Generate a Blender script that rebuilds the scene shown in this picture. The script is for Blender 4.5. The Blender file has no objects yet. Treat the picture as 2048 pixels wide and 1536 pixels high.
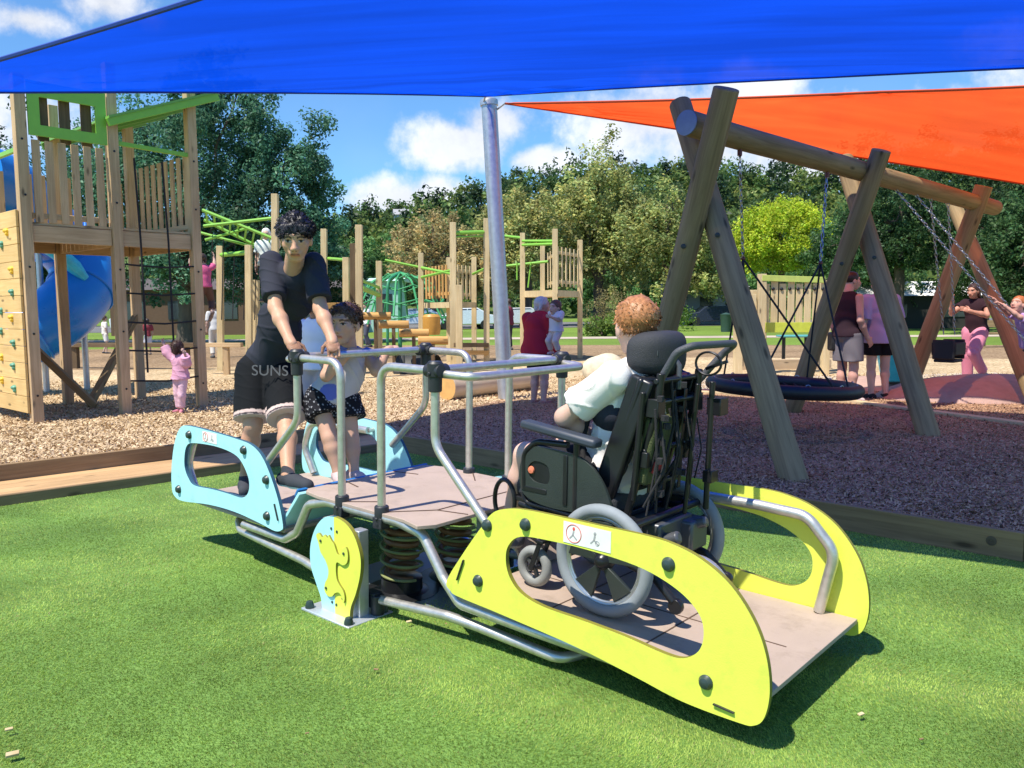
import bpy, bmesh, math, random
import numpy as np
from mathutils import Vector, Matrix, geometry
random.seed(7); RNG = np.random.default_rng(7)
S = bpy.context.scene
COL = S.collection
PI = math.pi

# ---------------------------------------------------------------- camera
FPX, PITCH, ROLL, CAMH = 1648.8, 0.0909, -0.0088, 1.35
cp_, sp_ = math.cos(PITCH), math.sin(PITCH)
R0, U0, F0 = Vector((1, 0, 0)), Vector((0, sp_, cp_)), Vector((0, cp_, -sp_))
cr_, sr_ = math.cos(ROLL), math.sin(ROLL)
R1 = R0*cr_ + U0*sr_; U1 = -R0*sr_ + U0*cr_
cam = bpy.data.objects.new('camera', bpy.data.cameras.new('camera')); COL.objects.link(cam)
M = Matrix((R1, U1, -F0)).transposed().to_4x4(); M.translation = (0, 0, CAMH)
cam.matrix_world = M
cam.data.sensor_width = 36; cam.data.lens = 36*FPX/2048; cam.data.clip_end = 3000; cam.data.clip_start = .05
S.camera = cam

# ---------------------------------------------------------------- light
SUN_AZ = Vector((-0.74, -0.67, 0)).normalized(); SUN_EL = math.radians(62)
sund = Vector((SUN_AZ.x*math.cos(SUN_EL), SUN_AZ.y*math.cos(SUN_EL), math.sin(SUN_EL)))
sl = bpy.data.lights.new('sun', 'SUN'); sl.energy = 4.7; sl.angle = math.radians(.5); sl.color = (1, .93, .82)
so = bpy.data.objects.new('sun', sl); COL.objects.link(so)
so.rotation_euler = (-sund).to_track_quat('-Z', 'Y').to_euler(); so.location = (-10, -10, 20)
w = bpy.data.worlds.new('World'); S.world = w; w.use_nodes = True
nt = w.node_tree; N = nt.nodes; L = nt.links; bg = N['Background']; bg.inputs[1].default_value = .115
sky = N.new('ShaderNodeTexSky'); sky.sky_type = 'NISHITA'; sky.sun_disc = False
sky.sun_elevation = SUN_EL; sky.sun_rotation = math.atan2(SUN_AZ.x, SUN_AZ.y); sky.altitude = 100
sky.air_density = 1.0; sky.dust_density = .1; sky.ozone_density = 4
def wn(t, **k):
    n = N.new(t)
    for a, b in k.items(): setattr(n, a, b)
    return n
def vm(op, a, b=None):
    n = wn('ShaderNodeVectorMath', operation=op)
    for i, v in enumerate((a, b)):
        if v is None: continue
        if hasattr(v, 'links'): L.new(v, n.inputs[i])
        else: n.inputs[i].default_value = v
    return n
def mm(op, a, b=None, c=None, clamp=False):
    n = wn('ShaderNodeMath', operation=op); n.use_clamp = clamp
    for i, v in enumerate((a, b, c)):
        if v is None: continue
        if hasattr(v, 'links'): L.new(v, n.inputs[i])
        else: n.inputs[i].default_value = v
    return n.outputs[0]
tc = wn('ShaderNodeTexCoord')
dirn = vm('NORMALIZE', tc.outputs['Generated']).outputs[0]
nz = wn('ShaderNodeTexNoise'); nz.inputs['Scale'].default_value = 9; nz.inputs['Detail'].default_value = 8; nz.inputs['Roughness'].default_value = .62
L.new(dirn, nz.inputs['Vector'])
nz2 = wn('ShaderNodeTexNoise'); nz2.inputs['Scale'].default_value = 4; nz2.inputs['Detail'].default_value = 6
L.new(dirn, nz2.inputs['Vector'])
def raydir(px, py):
    U = (px-1024)/FPX; V = -(py-768)/FPX
    u = U*cr_-V*sr_; v = U*sr_+V*cr_
    return Vector((u, cp_+v*sp_, -sp_+v*cp_))
# cumulus clouds at fixed directions in the sky: (photo direction, half width, half height in radians)
CL = [(925, 285, .062, .032), (985, 240, .05, .03), (1300, 235, .085, .05), (1440, 265, .10, .055), (1600, 300, .10, .05), (1480, 190, .06, .03), (800, 400, .065, .022), (870, 388, .05, .02),
      (215, 5, .06, .03), (60, 40, .05, .02), (1080, 320, .04, .015), (1800, 240, .1, .04), (-300, 200, .2, .06), (2400, 150, .2, .08)]
for az, el in ((120, 30), (200, 25), (250, 35), (300, 22), (160, 45), (60, 40), (90, 18)):
    pass
msk = None
for px, py, rx, rz in CL:
    d = raydir(px, py).normalized()
    df = vm('SUBTRACT', dirn, tuple(d)).outputs[0]
    sc = vm('MULTIPLY', df, (1/rx, 1/rx, 1/rz)).outputs[0]
    ln = wn('ShaderNodeVectorMath', operation='LENGTH'); L.new(sc, ln.inputs[0])
    b = mm('SUBTRACT', 1.25, ln.outputs['Value'], clamp=False)
    msk = b if msk is None else mm('MAXIMUM', msk, b)
msk = mm('ADD', msk, mm('MULTIPLY', mm('SUBTRACT', nz.outputs[0], .5), 3.4))
cover = wn('ShaderNodeMapRange'); cover.interpolation_type = 'SMOOTHSTEP'
cover.inputs['From Min'].default_value = .1; cover.inputs['From Max'].default_value = .95
L.new(msk, cover.inputs['Value'])
# thin streaks elsewhere
thin = wn('ShaderNodeMapRange'); thin.inputs['From Min'].default_value = .55; thin.inputs['From Max'].default_value = .8; thin.inputs['To Max'].default_value = .08
L.new(nz2.outputs[0], thin.inputs['Value'])
cv = mm('MAXIMUM', cover.outputs[0], thin.outputs[0], clamp=True)
gr = wn('ShaderNodeMapRange'); gr.inputs['From Min'].default_value = .3; gr.inputs['From Max'].default_value = .7; gr.inputs['To Min'].default_value = .72; gr.inputs['To Max'].default_value = 1.1
L.new(nz.outputs[0], gr.inputs['Value'])
cc = wn('ShaderNodeVectorMath', operation='SCALE'); cc.inputs[0].default_value = (5.6, 5.9, 6.5); L.new(gr.outputs[0], cc.inputs['Scale'])
skt = vm('MULTIPLY', sky.outputs[0], (.62, .91, 1.12)).outputs[0]
mx = wn('ShaderNodeMix', data_type='RGBA'); L.new(cv, mx.inputs['Factor']); L.new(skt, mx.inputs[6]); L.new(cc.outputs[0], mx.inputs[7])
L.new(mx.outputs[2], bg.inputs[0])
S.view_settings.view_transform = 'Standard'; S.view_settings.look = 'None'; S.view_settings.gamma = 1
S.view_settings.use_curve_mapping = False; S.view_settings.exposure = .6
S.render.engine = 'CYCLES'
S.cycles.max_bounces = 8; S.cycles.transparent_max_bounces = 24

# ---------------------------------------------------------------- real positions read off the photo
def G(px, py, z=0.0):
    r = raydir(px, py); return Vector((0, 0, CAMH)) + r*((z-CAMH)/r.z)
def D(px, py, Y):
    r = raydir(px, py); return Vector((0, 0, CAMH)) + r*(Y/r.y)
# see-saw frame: x along its length (yellow end +), y across (camera side -), z up from the lower deck
YAW, TILT = -0.7137, 0.0251
LA = Vector((math.cos(TILT)*math.cos(YAW), math.cos(TILT)*math.sin(YAW), -math.sin(TILT)))
LB = Vector((math.sin(YAW), -math.cos(YAW), 0))
LC = Vector((math.sin(TILT)*math.cos(YAW), math.sin(TILT)*math.sin(YAW), math.cos(TILT)))
LO = Vector((-0.4106, 3.9612, 0.2104))
LM = Matrix((LA, -LB, LC)).transposed().to_4x4(); LM.translation = LO
def LW(a, b, c): return LM @ Vector((a, -b, c))

# ---------------------------------------------------------------- materials
MATS = {}
def new_mat(name):
    m = bpy.data.materials.new(name); m.use_nodes = True
    return m, m.node_tree, m.node_tree.nodes['Principled BSDF']
def setp(p, **k):
    names = dict(col='Base Color', rough='Roughness', metal='Metallic', spec='Specular IOR Level', trans='Transmission Weight', sss='Subsurface Weight', coat='Coat Weight', sheen='Sheen Weight')
    for a, b in k.items():
        if a == 'col': b = (*b, 1) if len(b) == 3 else b
        p.inputs[names[a]].default_value = b
def mat(name, col, rough=.6, metal=0, var=.12, scale=8, bump=0, bscale=60, spec=.5, stretch=(1, 1, 1), col2=None, grime=0, gscale=7, **k):
    if name in MATS: return MATS[name]
    m, t, p = new_mat(name); setp(p, col=col, rough=rough, metal=metal, spec=spec, **k)
    c = t.nodes.new('ShaderNodeTexCoord'); mp = t.nodes.new('ShaderNodeMapping'); mp.inputs['Scale'].default_value = stretch
    t.links.new(c.outputs['Object'], mp.inputs[0])
    n = t.nodes.new('ShaderNodeTexNoise'); n.inputs['Scale'].default_value = scale; n.inputs['Detail'].default_value = 6; n.inputs['Roughness'].default_value = .6
    t.links.new(mp.outputs[0], n.inputs['Vector'])
    r = t.nodes.new('ShaderNodeValToRGB'); r.color_ramp.elements[0].position = .3; r.color_ramp.elements[1].position = .7
    a = col if col2 is None else col2
    r.color_ramp.elements[0].color = (*[x*(1-var) for x in a], 1)
    r.color_ramp.elements[1].color = (*[min(1, x*(1+var)) for x in col], 1)
    t.links.new(n.outputs[0], r.inputs[0]); t.links.new(r.outputs[0], p.inputs['Base Color'])
    rr = t.nodes.new('ShaderNodeMapRange'); rr.inputs['To Min'].default_value = max(0, rough-.08); rr.inputs['To Max'].default_value = min(1, rough+.1)
    t.links.new(n.outputs[0], rr.inputs[0]); t.links.new(rr.outputs[0], p.inputs['Roughness'])
    if grime:
        g1 = t.nodes.new('ShaderNodeTexNoise'); g1.inputs['Scale'].default_value = gscale; g1.inputs['Detail'].default_value = 9; g1.inputs['Roughness'].default_value = .72; t.links.new(mp.outputs[0], g1.inputs['Vector'])
        gm = t.nodes.new('ShaderNodeMapRange'); gm.inputs['From Min'].default_value = .52; gm.inputs['From Max'].default_value = .78; gm.inputs['To Max'].default_value = grime; t.links.new(g1.outputs[0], gm.inputs[0])
        g2 = t.nodes.new('ShaderNodeMix'); g2.data_type = 'RGBA'; t.links.new(gm.outputs[0], g2.inputs['Factor']); t.links.new(r.outputs[0], g2.inputs[6]); g2.inputs[7].default_value = (.14, .10, .06, 1); t.links.new(g2.outputs[2], p.inputs['Base Color'])
    if bump:
        n2 = t.nodes.new('ShaderNodeTexNoise'); n2.inputs['Scale'].default_value = bscale; n2.inputs['Detail'].default_value = 4
        t.links.new(mp.outputs[0], n2.inputs['Vector'])
        b = t.nodes.new('ShaderNodeBump'); b.inputs['Strength'].default_value = bump; b.inputs['Distance'].default_value = .01
        t.links.new(n2.outputs[0], b.inputs['Height']); t.links.new(b.outputs[0], p.inputs['Normal'])
    MATS[name] = m; return m
def wood(name, light, dark, rough=.75, knots=True, gs=1):
    """grain along the object's own z axis, with a few knots"""
    if name in MATS: return MATS[name]
    m, t, p = new_mat(name); setp(p, rough=rough, spec=.25)
    c = t.nodes.new('ShaderNodeTexCoord'); oi = t.nodes.new('ShaderNodeObjectInfo')
    ad = t.nodes.new('ShaderNodeVectorMath'); ad.operation = 'MULTIPLY_ADD'; ad.inputs[1].default_value = (1, 1, 1)
    cm = t.nodes.new('ShaderNodeCombineXYZ')
    ml = t.nodes.new('ShaderNodeMath'); ml.operation = 'MULTIPLY'; ml.inputs[1].default_value = 37
    t.links.new(oi.outputs['Random'], ml.inputs[0]); [t.links.new(ml.outputs[0], cm.inputs[i]) for i in range(3)]
    t.links.new(c.outputs['Object'], ad.inputs[0]); t.links.new(cm.outputs[0], ad.inputs[2])
    mp = t.nodes.new('ShaderNodeMapping'); mp.inputs['Scale'].default_value = (30*gs, 30*gs, 1.6*gs); t.links.new(ad.outputs[0], mp.inputs[0])
    n = t.nodes.new('ShaderNodeTexNoise'); n.inputs['Scale'].default_value = 1; n.inputs['Detail'].default_value = 7; n.inputs['Roughness'].default_value = .65; n.inputs['Distortion'].default_value = .6
    t.links.new(mp.outputs[0], n.inputs['Vector'])
    r = t.nodes.new('ShaderNodeValToRGB'); r.color_ramp.elements[0].position = .28; r.color_ramp.elements[1].position = .62
    r.color_ramp.elements[0].color = (*dark, 1); r.color_ramp.elements[1].color = (*light, 1)
    t.links.new(n.outputs[0], r.inputs[0])
    n3 = t.nodes.new('ShaderNodeTexNoise'); n3.inputs['Scale'].default_value = 1.3; t.links.new(ad.outputs[0], n3.inputs['Vector'])
    r3 = t.nodes.new('ShaderNodeMapRange'); r3.inputs['From Min'].default_value = .3; r3.inputs['From Max'].default_value = .7; r3.inputs['To Min'].default_value = .8; r3.inputs['To Max'].default_value = 1.12
    t.links.new(n3.outputs[0], r3.inputs[0])
    sc = t.nodes.new('ShaderNodeVectorMath'); sc.operation = 'SCALE'; t.links.new(r.outputs[0], sc.inputs[0]); t.links.new(r3.outputs[0], sc.inputs['Scale'])
    out = sc.outputs[0]
    if knots:
        mp2 = t.nodes.new('ShaderNodeMapping'); mp2.inputs['Scale'].default_value = (7, 7, 2.2); t.links.new(ad.outputs[0], mp2.inputs[0])
        v = t.nodes.new('ShaderNodeTexVoronoi'); v.inputs['Scale'].default_value = 1; t.links.new(mp2.outputs[0], v.inputs['Vector'])
        k = t.nodes.new('ShaderNodeMapRange'); k.inputs['From Min'].default_value = .06; k.inputs['From Max'].default_value = .16; k.inputs['To Min'].default_value = .35; k.inputs['To Max'].default_value = 1
        t.links.new(v.outputs['Distance'], k.inputs[0])
        s2 = t.nodes.new('ShaderNodeVectorMath'); s2.operation = 'SCALE'; t.links.new(out, s2.inputs[0]); t.links.new(k.outputs[0], s2.inputs['Scale']); out = s2.outputs[0]
    t.links.new(out, p.inputs['Base Color'])
    b = t.nodes.new('ShaderNodeBump'); b.inputs['Strength'].default_value = .5; b.inputs['Distance'].default_value = .004
    t.links.new(n.outputs[0], b.inputs['Height']); t.links.new(b.outputs[0], p.inputs['Normal'])
    MATS[name] = m; return m
def attr_mat(name, rough=.6, transl=0, spec=.3, sss=0, bump=0, bscale=200, attr='Col'):
    """colour comes from the mesh's own colour attribute (skin and eyes, leaf to leaf variation)"""
    if name in MATS: return MATS[name]
    m, t, p = new_mat(name); setp(p, rough=rough, spec=spec, sss=sss)
    a = t.nodes.new('ShaderNodeVertexColor'); a.layer_name = attr; t.links.new(a.outputs[0], p.inputs['Base Color'])
    if sss: p.inputs['Subsurface Radius'].default_value = (.02, .008, .004); p.inputs['Subsurface Scale'].default_value = .4
    if transl:
        tr = t.nodes.new('ShaderNodeBsdfTranslucent'); t.links.new(a.outputs[0], tr.inputs[0])
        ms = t.nodes.new('ShaderNodeMixShader'); ms.inputs[0].default_value = transl
        t.links.new(p.outputs[0], ms.inputs[1]); t.links.new(tr.outputs[0], ms.inputs[2]); t.links.new(ms.outputs[0], t.nodes['Material Output'].inputs[0])
    if bump:
        n2 = t.nodes.new('ShaderNodeTexNoise'); n2.inputs['Scale'].default_value = bscale; c = t.nodes.new('ShaderNodeTexCoord'); t.links.new(c.outputs['Object'], n2.inputs['Vector'])
        b = t.nodes.new('ShaderNodeBump'); b.inputs['Strength'].default_value = bump; b.inputs['Distance'].default_value = .003
        t.links.new(n2.outputs[0], b.inputs['Height']); t.links.new(b.outputs[0], p.inputs['Normal'])
    MATS[name] = m; return m
def sail_mat(name, col, see, tl_=.45, tint=None):
    m, t, p = new_mat(name); t.nodes.remove(p)
    c = t.nodes.new('ShaderNodeTexCoord')
    wv = t.nodes.new('ShaderNodeTexNoise'); wv.inputs['Scale'].default_value = .6; wv.inputs['Detail'].default_value = 5
    mp = t.nodes.new('ShaderNodeMapping'); mp.inputs['Scale'].default_value = (.5, 4, 1); t.links.new(c.outputs['Object'], mp.inputs[0]); t.links.new(mp.outputs[0], wv.inputs['Vector'])
    r = t.nodes.new('ShaderNodeValToRGB'); r.color_ramp.elements[0].color = (*[x*.78 for x in col], 1); r.color_ramp.elements[1].color = (*[min(1, x*1.12) for x in col], 1)
    r.color_ramp.elements[0].position = .35; r.color_ramp.elements[1].position = .65
    t.links.new(wv.outputs[0], r.inputs[0])
    df = t.nodes.new('ShaderNodeBsdfDiffuse'); tl = t.nodes.new('ShaderNodeBsdfTranslucent'); tp = t.nodes.new('ShaderNodeBsdfTransparent')
    t.links.new(r.outputs[0], df.inputs[0]); t.links.new(r.outputs[0], tl.inputs[0])
    tp.inputs[0].default_value = (*(tint or [.85+.15*x for x in col]), 1)
    m1 = t.nodes.new('ShaderNodeMixShader'); m1.inputs[0].default_value = tl_; t.links.new(df.outputs[0], m1.inputs[1]); t.links.new(tl.outputs[0], m1.inputs[2])
    m2 = t.nodes.new('ShaderNodeMixShader'); m2.inputs[0].default_value = see; t.links.new(m1.outputs[0], m2.inputs[1]); t.links.new(tp.outputs[0], m2.inputs[2])
    t.links.new(m2.outputs[0], t.nodes['Material Output'].inputs[0])
    return m
def ground_mat(name, c1, c2, c3, cell, bump=.5, big=.5, rough=.9, vor=True):
    m, t, p = new_mat(name); setp(p, rough=rough, spec=.2)
    c = t.nodes.new('ShaderNodeTexCoord')
    n = t.nodes.new('ShaderNodeTexNoise'); n.inputs['Scale'].default_value = big; n.inputs['Detail'].default_value = 8
    t.links.new(c.outputs['Object'], n.inputs['Vector'])
    v = t.nodes.new('ShaderNodeTexVoronoi' if vor else 'ShaderNodeTexNoise'); v.inputs['Scale'].default_value = cell
    t.links.new(c.outputs['Object'], v.inputs['Vector'])
    sp = t.nodes.new('ShaderNodeSeparateColor'); t.links.new(v.outputs['Color'], sp.inputs[0])
    r = t.nodes.new('ShaderNodeValToRGB'); e = r.color_ramp.elements; e[0].color = (*c1, 1); e[1].color = (*c3, 1)
    e[0].position = .1 if vor else .35; e[1].position = .9 if vor else .65
    x = e.new(.5); x.color = (*c2, 1); t.links.new(sp.outputs[0], r.inputs[0])
    mr = t.nodes.new('ShaderNodeMapRange'); mr.inputs['From Min'].default_value = .3; mr.inputs['From Max'].default_value = .7; mr.inputs['To Min'].default_value = .72; mr.inputs['To Max'].default_value = 1.2
    t.links.new(n.outputs[0], mr.inputs[0])
    sc = t.nodes.new('ShaderNodeVectorMath'); sc.operation = 'SCALE'; t.links.new(r.outputs[0], sc.inputs[0]); t.links.new(mr.outputs[0], sc.inputs['Scale'])
    t.links.new(sc.outputs[0], p.inputs['Base Color'])
    b = t.nodes.new('ShaderNodeBump'); b.inputs['Strength'].default_value = bump; b.inputs['Distance'].default_value = .02
    t.links.new(v.outputs['Distance' if vor else 0], b.inputs['Height']); t.links.new(b.outputs[0], p.inputs['Normal'])
    MATS[name] = m; return m
STEEL = mat('brushed_steel', (.60, .575, .52), .38, .75, var=.12, scale=30, grime=.2, gscale=14)
GALV = mat('galvanised_steel', (.52, .54, .57), .42, .75, var=.12, scale=14)
BLACK = mat('black_plastic', (.022, .024, .028), .45, var=.3, scale=20)
BLKMET = mat('black_frame_paint', (.018, .019, .022), .3, .3, var=.2)
RUBBER = mat('grey_tyre_rubber', (.23, .26, .28), .7, var=.12, scale=12)
BLKRUB = mat('black_rubber', (.014, .014, .015), .6, var=.3)
YEL = mat('yellow_board', (.74, .80, .10), .42, var=.03, scale=3, bump=.08, bscale=220, grime=.36, gscale=9)
YELE = mat('yellow_board_core', (.22, .20, .02), .6)
CYAN = mat('light_blue_board', (.40, .78, .82), .42, var=.03, scale=3, bump=.08, bscale=220, grime=.36, gscale=9)
CYANE = mat('light_blue_board_core', (.03, .10, .16), .6)
DECK = mat('brown_antislip_deck', (.42, .325, .262), .72, var=.07, scale=5, bump=.35, bscale=420, grime=.5, gscale=6)
BOLT = mat('dark_bolt_cap', (.03, .05, .045), .35, var=.1)
WNEW = wood('new_pine', (.60, .435, .255), (.44, .295, .155))
WPALE = wood('pale_pine', (.66, .53, .31), (.52, .39, .20))
WLOG = wood('grey_weathered_log', (.35, .25, .125), (.19, .13, .062), gs=.7)
WDARK = wood('dark_stained_timber', (.17, .115, .065), (.10, .065, .035))
WKERB = wood('brown_kerb_timber', (.30, .20, .10), (.19, .12, .06))
WROUND = wood('orange_pine_log', (.60, .36, .13), (.42, .22, .07), gs=.8)
GREEN = mat('lime_green_paint', (.22, .50, .06), .45, var=.06)
GREEND = mat('leaf_green_panel', (.17, .38, .07), .5, var=.06)
ROPE = mat('black_rope', (.02, .02, .022), .9, bump=.4, bscale=300)

# ---------------------------------------------------------------- tagging
def tag(o, label=None, cat=None, group=None, kind=None):
    if label: o['label'] = label
    if cat: o['category'] = cat
    if group: o['group'] = group
    if kind: o['kind'] = kind
    return o
def thing(name, label, cat, loc=(0, 0, 0), rz=0, group=None, matrix=None):
    o = bpy.data.objects.new(name, None); COL.objects.link(o); o.empty_display_size = .1
    o.matrix_basis = matrix if matrix is not None else Matrix.Translation(loc) @ Matrix.Rotation(rz, 4, 'Z')
    return tag(o, label, cat, group)
def put(o, parent):
    """parent o, whose basis is a world matrix, under parent"""
    o.parent = parent
    pm = parent.matrix_basis.copy(); q = parent
    chain = parent.get('_wm')
    wm = world_of(parent); o.matrix_parent_inverse = wm.inverted(); return o
def world_of(o):
    if o.parent is None: return o.matrix_basis.copy()
    return world_of(o.parent) @ o.matrix_parent_inverse @ o.matrix_basis

class MB:
    def __init__(s): s.v = []; s.f = []; s.m = []
    def add(s, vs, fs, mi=0):
        o = len(s.v); s.v += [tuple(v) for v in vs]; s.f += [tuple(i+o for i in f) for f in fs]; s.m += [mi]*len(fs); return s
    def box(s, c, size, rot=None, mi=0, taper=1):
        hx, hy, hz = [k/2 for k in size]; vs = []
        for z in (-1, 1):
            k = 1 if z < 0 else taper
            for x, y in ((-1, -1), (1, -1), (1, 1), (-1, 1)): vs.append(Vector((x*hx*k, y*hy*k, z*hz)))
        if rot is not None: vs = [rot @ v for v in vs]
        c = Vector(c); vs = [v+c for v in vs]
        return s.add(vs, [(3, 2, 1, 0), (4, 5, 6, 7), (0, 1, 5, 4), (1, 2, 6, 5), (2, 3, 7, 6), (3, 0, 4, 7)], mi)
    def bar(s, p0, p1, w_, h_, up=(0, 0, 1), mi=0):
        """box from p0 to p1, w_ across, h_ along up"""
        p0, p1 = Vector(p0), Vector(p1); d = (p1-p0); ln = d.length; z = d.normalized(); u = Vector(up)
        x = u.cross(z)
        if x.length < 1e-4: x = Vector((1, 0, 0)).cross(z)
        x.normalize(); y = z.cross(x)
        R = Matrix((x, y, z)).transposed()
        return s.box((p0+p1)/2, (w_, h_, ln), R, mi)
    def tube(s, pts, r, n=12, mi=0, caps=True, closed=False):
        pts = [Vector(p) for p in pts]; N_ = len(pts); rs = r if hasattr(r, '__len__') else [r]*N_
        def tan(i):
            if closed: d = pts[(i+1) % N_]-pts[i-1]
            else: d = pts[min(i+1, N_-1)]-pts[max(i-1, 0)]
            return d.normalized()
        t0 = tan(0); a = Vector((0, 0, 1)) if abs(t0.z) < .9 else Vector((1, 0, 0)); x = a.cross(t0).normalized(); vs = []
        for i in range(N_):
            t = tan(i); x = (x - t*x.dot(t)).normalized(); y = t.cross(x)
            for k in range(n):
                q = 2*PI*k/n; vs.append(pts[i]+(x*math.cos(q)+y*math.sin(q))*rs[i])
        fs = []
        for i in range(N_ if closed else N_-1):
            j = (i+1) % N_
            for k in range(n): fs.append((i*n+k, i*n+(k+1) % n, j*n+(k+1) % n, j*n+k))
        if caps and not closed: fs.append(tuple(range(n))[::-1]); fs.append(tuple((N_-1)*n+k for k in range(n)))
        return s.add(vs, fs, mi)
    def cyl(s, p0, p1, r, r1=None, n=16, mi=0): return s.tube([p0, p1], [r, r if r1 is None else r1], n, mi)
    def lathe(s, c, axis, prof, n=20, mi=0):
        """prof: (radius, height) along axis"""
        ax = Vector(axis).normalized(); a = Vector((0, 0, 1)) if abs(ax.z) < .9 else Vector((1, 0, 0)); x = a.cross(ax).normalized(); y = ax.cross(x); c = Vector(c); vs = []; fs = []
        for r, h in prof:
            for k in range(n):
                q = 2*PI*k/n; vs.append(c+ax*h+(x*math.cos(q)+y*math.sin(q))*max(r, 1e-4))
        for i in range(len(prof)-1):
            for k in range(n): fs.append((i*n+k, i*n+(k+1) % n, (i+1)*n+(k+1) % n, (i+1)*n+k))
        return s.add(vs, fs, mi)
    def sphere(s, c, rad, n=16, m=10, mi=0, rot=None):
        rad = rad if hasattr(rad, '__len__') else (rad,)*3; vs = []; fs = []; c = Vector(c)
        for i in range(m+1):
            th = PI*i/m
            for k in range(n):
                q = 2*PI*k/n; v = Vector((rad[0]*math.sin(th)*math.cos(q), rad[1]*math.sin(th)*math.sin(q), rad[2]*math.cos(th)))
                vs.append(c+(rot @ v if rot is not None else v))
        for i in range(m):
            for k in range(n): fs.append((i*n+k, (i+1)*n+k, (i+1)*n+(k+1) % n, i*n+(k+1) % n))
        return s.add(vs, fs, mi)
    def torus(s, c, axis, R_, r, n=40, k=12, mi=0, a0=0, a1=2*PI, sx=1, sy=1):
        ax = Vector(axis).normalized(); a = Vector((0, 0, 1)) if abs(ax.z) < .9 else Vector((1, 0, 0)); x = a.cross(ax).normalized(); y = ax.cross(x); c = Vector(c)
        full = abs(a1-a0-2*PI) < 1e-6
        pts = [c+x*R_*sx*math.cos(a0+(a1-a0)*i/n)+y*R_*sy*math.sin(a0+(a1-a0)*i/n) for i in range(n if full else n+1)]
        return s.tube(pts, r, k, mi, closed=full)
    def plate(s, outline, holes, th, frame, mi=0, mside=None):
        """flat sheet with holes: 2D outlines, frame = (origin, ux, uy, un); front face at +un"""
        o, ux, uy, un = [Vector(q) for q in frame]; loops = [outline]+list(holes)
        flat = [[Vector((p[0], p[1], 0)) for p in lp] for lp in loops]
        tri = geometry.tessellate_polygon(flat); pts = [p for lp in flat for p in lp]; n = len(pts)
        vs = [o+ux*p.x+uy*p.y+un*th/2 for p in pts]+[o+ux*p.x+uy*p.y-un*th/2 for p in pts]
        fs = []
        for t in tri:
            a, b, c = [pts[i] for i in t]; ar = (b.x-a.x)*(c.y-a.y)-(b.y-a.y)*(c.x-a.x)
            if abs(ar) < 1e-12: continue
            t = t if (ar > 0) == (ux.cross(uy).dot(un) > 0) else t[::-1]
            fs.append(tuple(t)); fs.append(tuple(i+n for i in t[::-1]))
        s.add(vs, fs, mi); base = len(s.v)-2*n; k = 0
        for lp in loops:
            m_ = len(lp); sd = [(k+i, k+(i+1) % m_, n+k+(i+1) % m_, n+k+i) for i in range(m_)]
            for f in sd: s.f.append(tuple(i+base for i in f)); s.m.append(mi if mside is None else mside)
            k += m_
        return s
    def build(s, name, mats, parent=None, smooth=True, bevel=0, local=False, fixn=True, ang=35, basis=None):
        me = bpy.data.meshes.new(name); me.from_pydata(s.v, [], s.f); me.update()
        mats = mats if isinstance(mats, (list, tuple)) else [mats]
        for q in mats: me.materials.append(q)
        if any(s.m): me.polygons.foreach_set('material_index', s.m)
        if fixn:
            bm = bmesh.new(); bm.from_mesh(me); bmesh.ops.recalc_face_normals(bm, faces=bm.faces); bm.to_mesh(me); bm.free()
        if smooth:
            me.polygons.foreach_set('use_smooth', [True]*len(me.polygons)); me.set_sharp_from_angle(angle=math.radians(ang))
        o = bpy.data.objects.new(name, me); COL.objects.link(o)
        if basis is not None: o.matrix_basis = basis
        if parent is not None:
            if local: o.parent = parent
            else: put(o, parent)
        if bevel:
            b = o.modifiers.new('bevel', 'BEVEL'); b.width = bevel; b.segments = 2; b.limit_method = 'ANGLE'; b.angle_limit = math.radians(50)
        return o
def beam(name, p0, p1, w_, h_, m, parent=None, up=(0, 0, 1), bevel=.006, round_=False, r1=None, n=18, extra=None):
    """one timber as its own mesh, length along its own z so the grain runs along it"""
    p0, p1 = Vector(p0), Vector(p1); d = p1-p0; ln = d.length; z = d.normalized(); x = Vector(up).cross(z)
    if x.length < 1e-3: x = Vector((1, 0, 0)).cross(z) if abs(z.x) < .9 else Vector((0, 1, 0)).cross(z)
    x.normalize(); y = z.cross(x)
    B = Matrix((x, y, z)).transposed().to_4x4(); B.translation = p0
    b = MB()
    if round_:
        k = 8; r1 = r1 or w_
        pts = [(math.sin(i*1.7)*w_*.02, math.cos(i*2.3)*w_*.02, ln*i/k) for i in range(k+1)]
        b.tube(pts, [w_+(r1-w_)*i/k for i in range(k+1)], n)
    else: b.box((0, 0, ln/2), (w_, h_, ln))
    return b.build(name, m, parent, smooth=round_, bevel=bevel, basis=B)
def fillet(pts, rad=.07, n=6):
    pts = [Vector(p) for p in pts]; out = [pts[0]]
    for i in range(1, len(pts)-1):
        a, b, c = pts[i-1], pts[i], pts[i+1]; u = (a-b); v = (c-b); lu, lv = u.length, v.length; u.normalize(); v.normalize()
        an = u.angle(v); r = min(rad/max(math.tan(an/2), .05), lu*.48, lv*.48)
        q0, q1 = b+u*r, b+v*r
        for k in range(n+1):
            t = k/n; out.append(q0*(1-t)**2+b*2*t*(1-t)+q1*t*t)
    out.append(pts[-1]); return out
def smooth_loop(pts, n=4):
    out = []; m_ = len(pts)
    for i in range(m_):
        p0, p1, p2, p3 = [Vector((*pts[(i+k) % m_], 0)) for k in (-1, 0, 1, 2)]
        for j in range(n):
            t = j/n; q = .5*((2*p1)+(-p0+p2)*t+(2*p0-5*p1+4*p2-p3)*t*t+(-p0+3*p1-3*p2+p3)*t**3); out.append((q.x, q.y))
    return out
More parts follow.
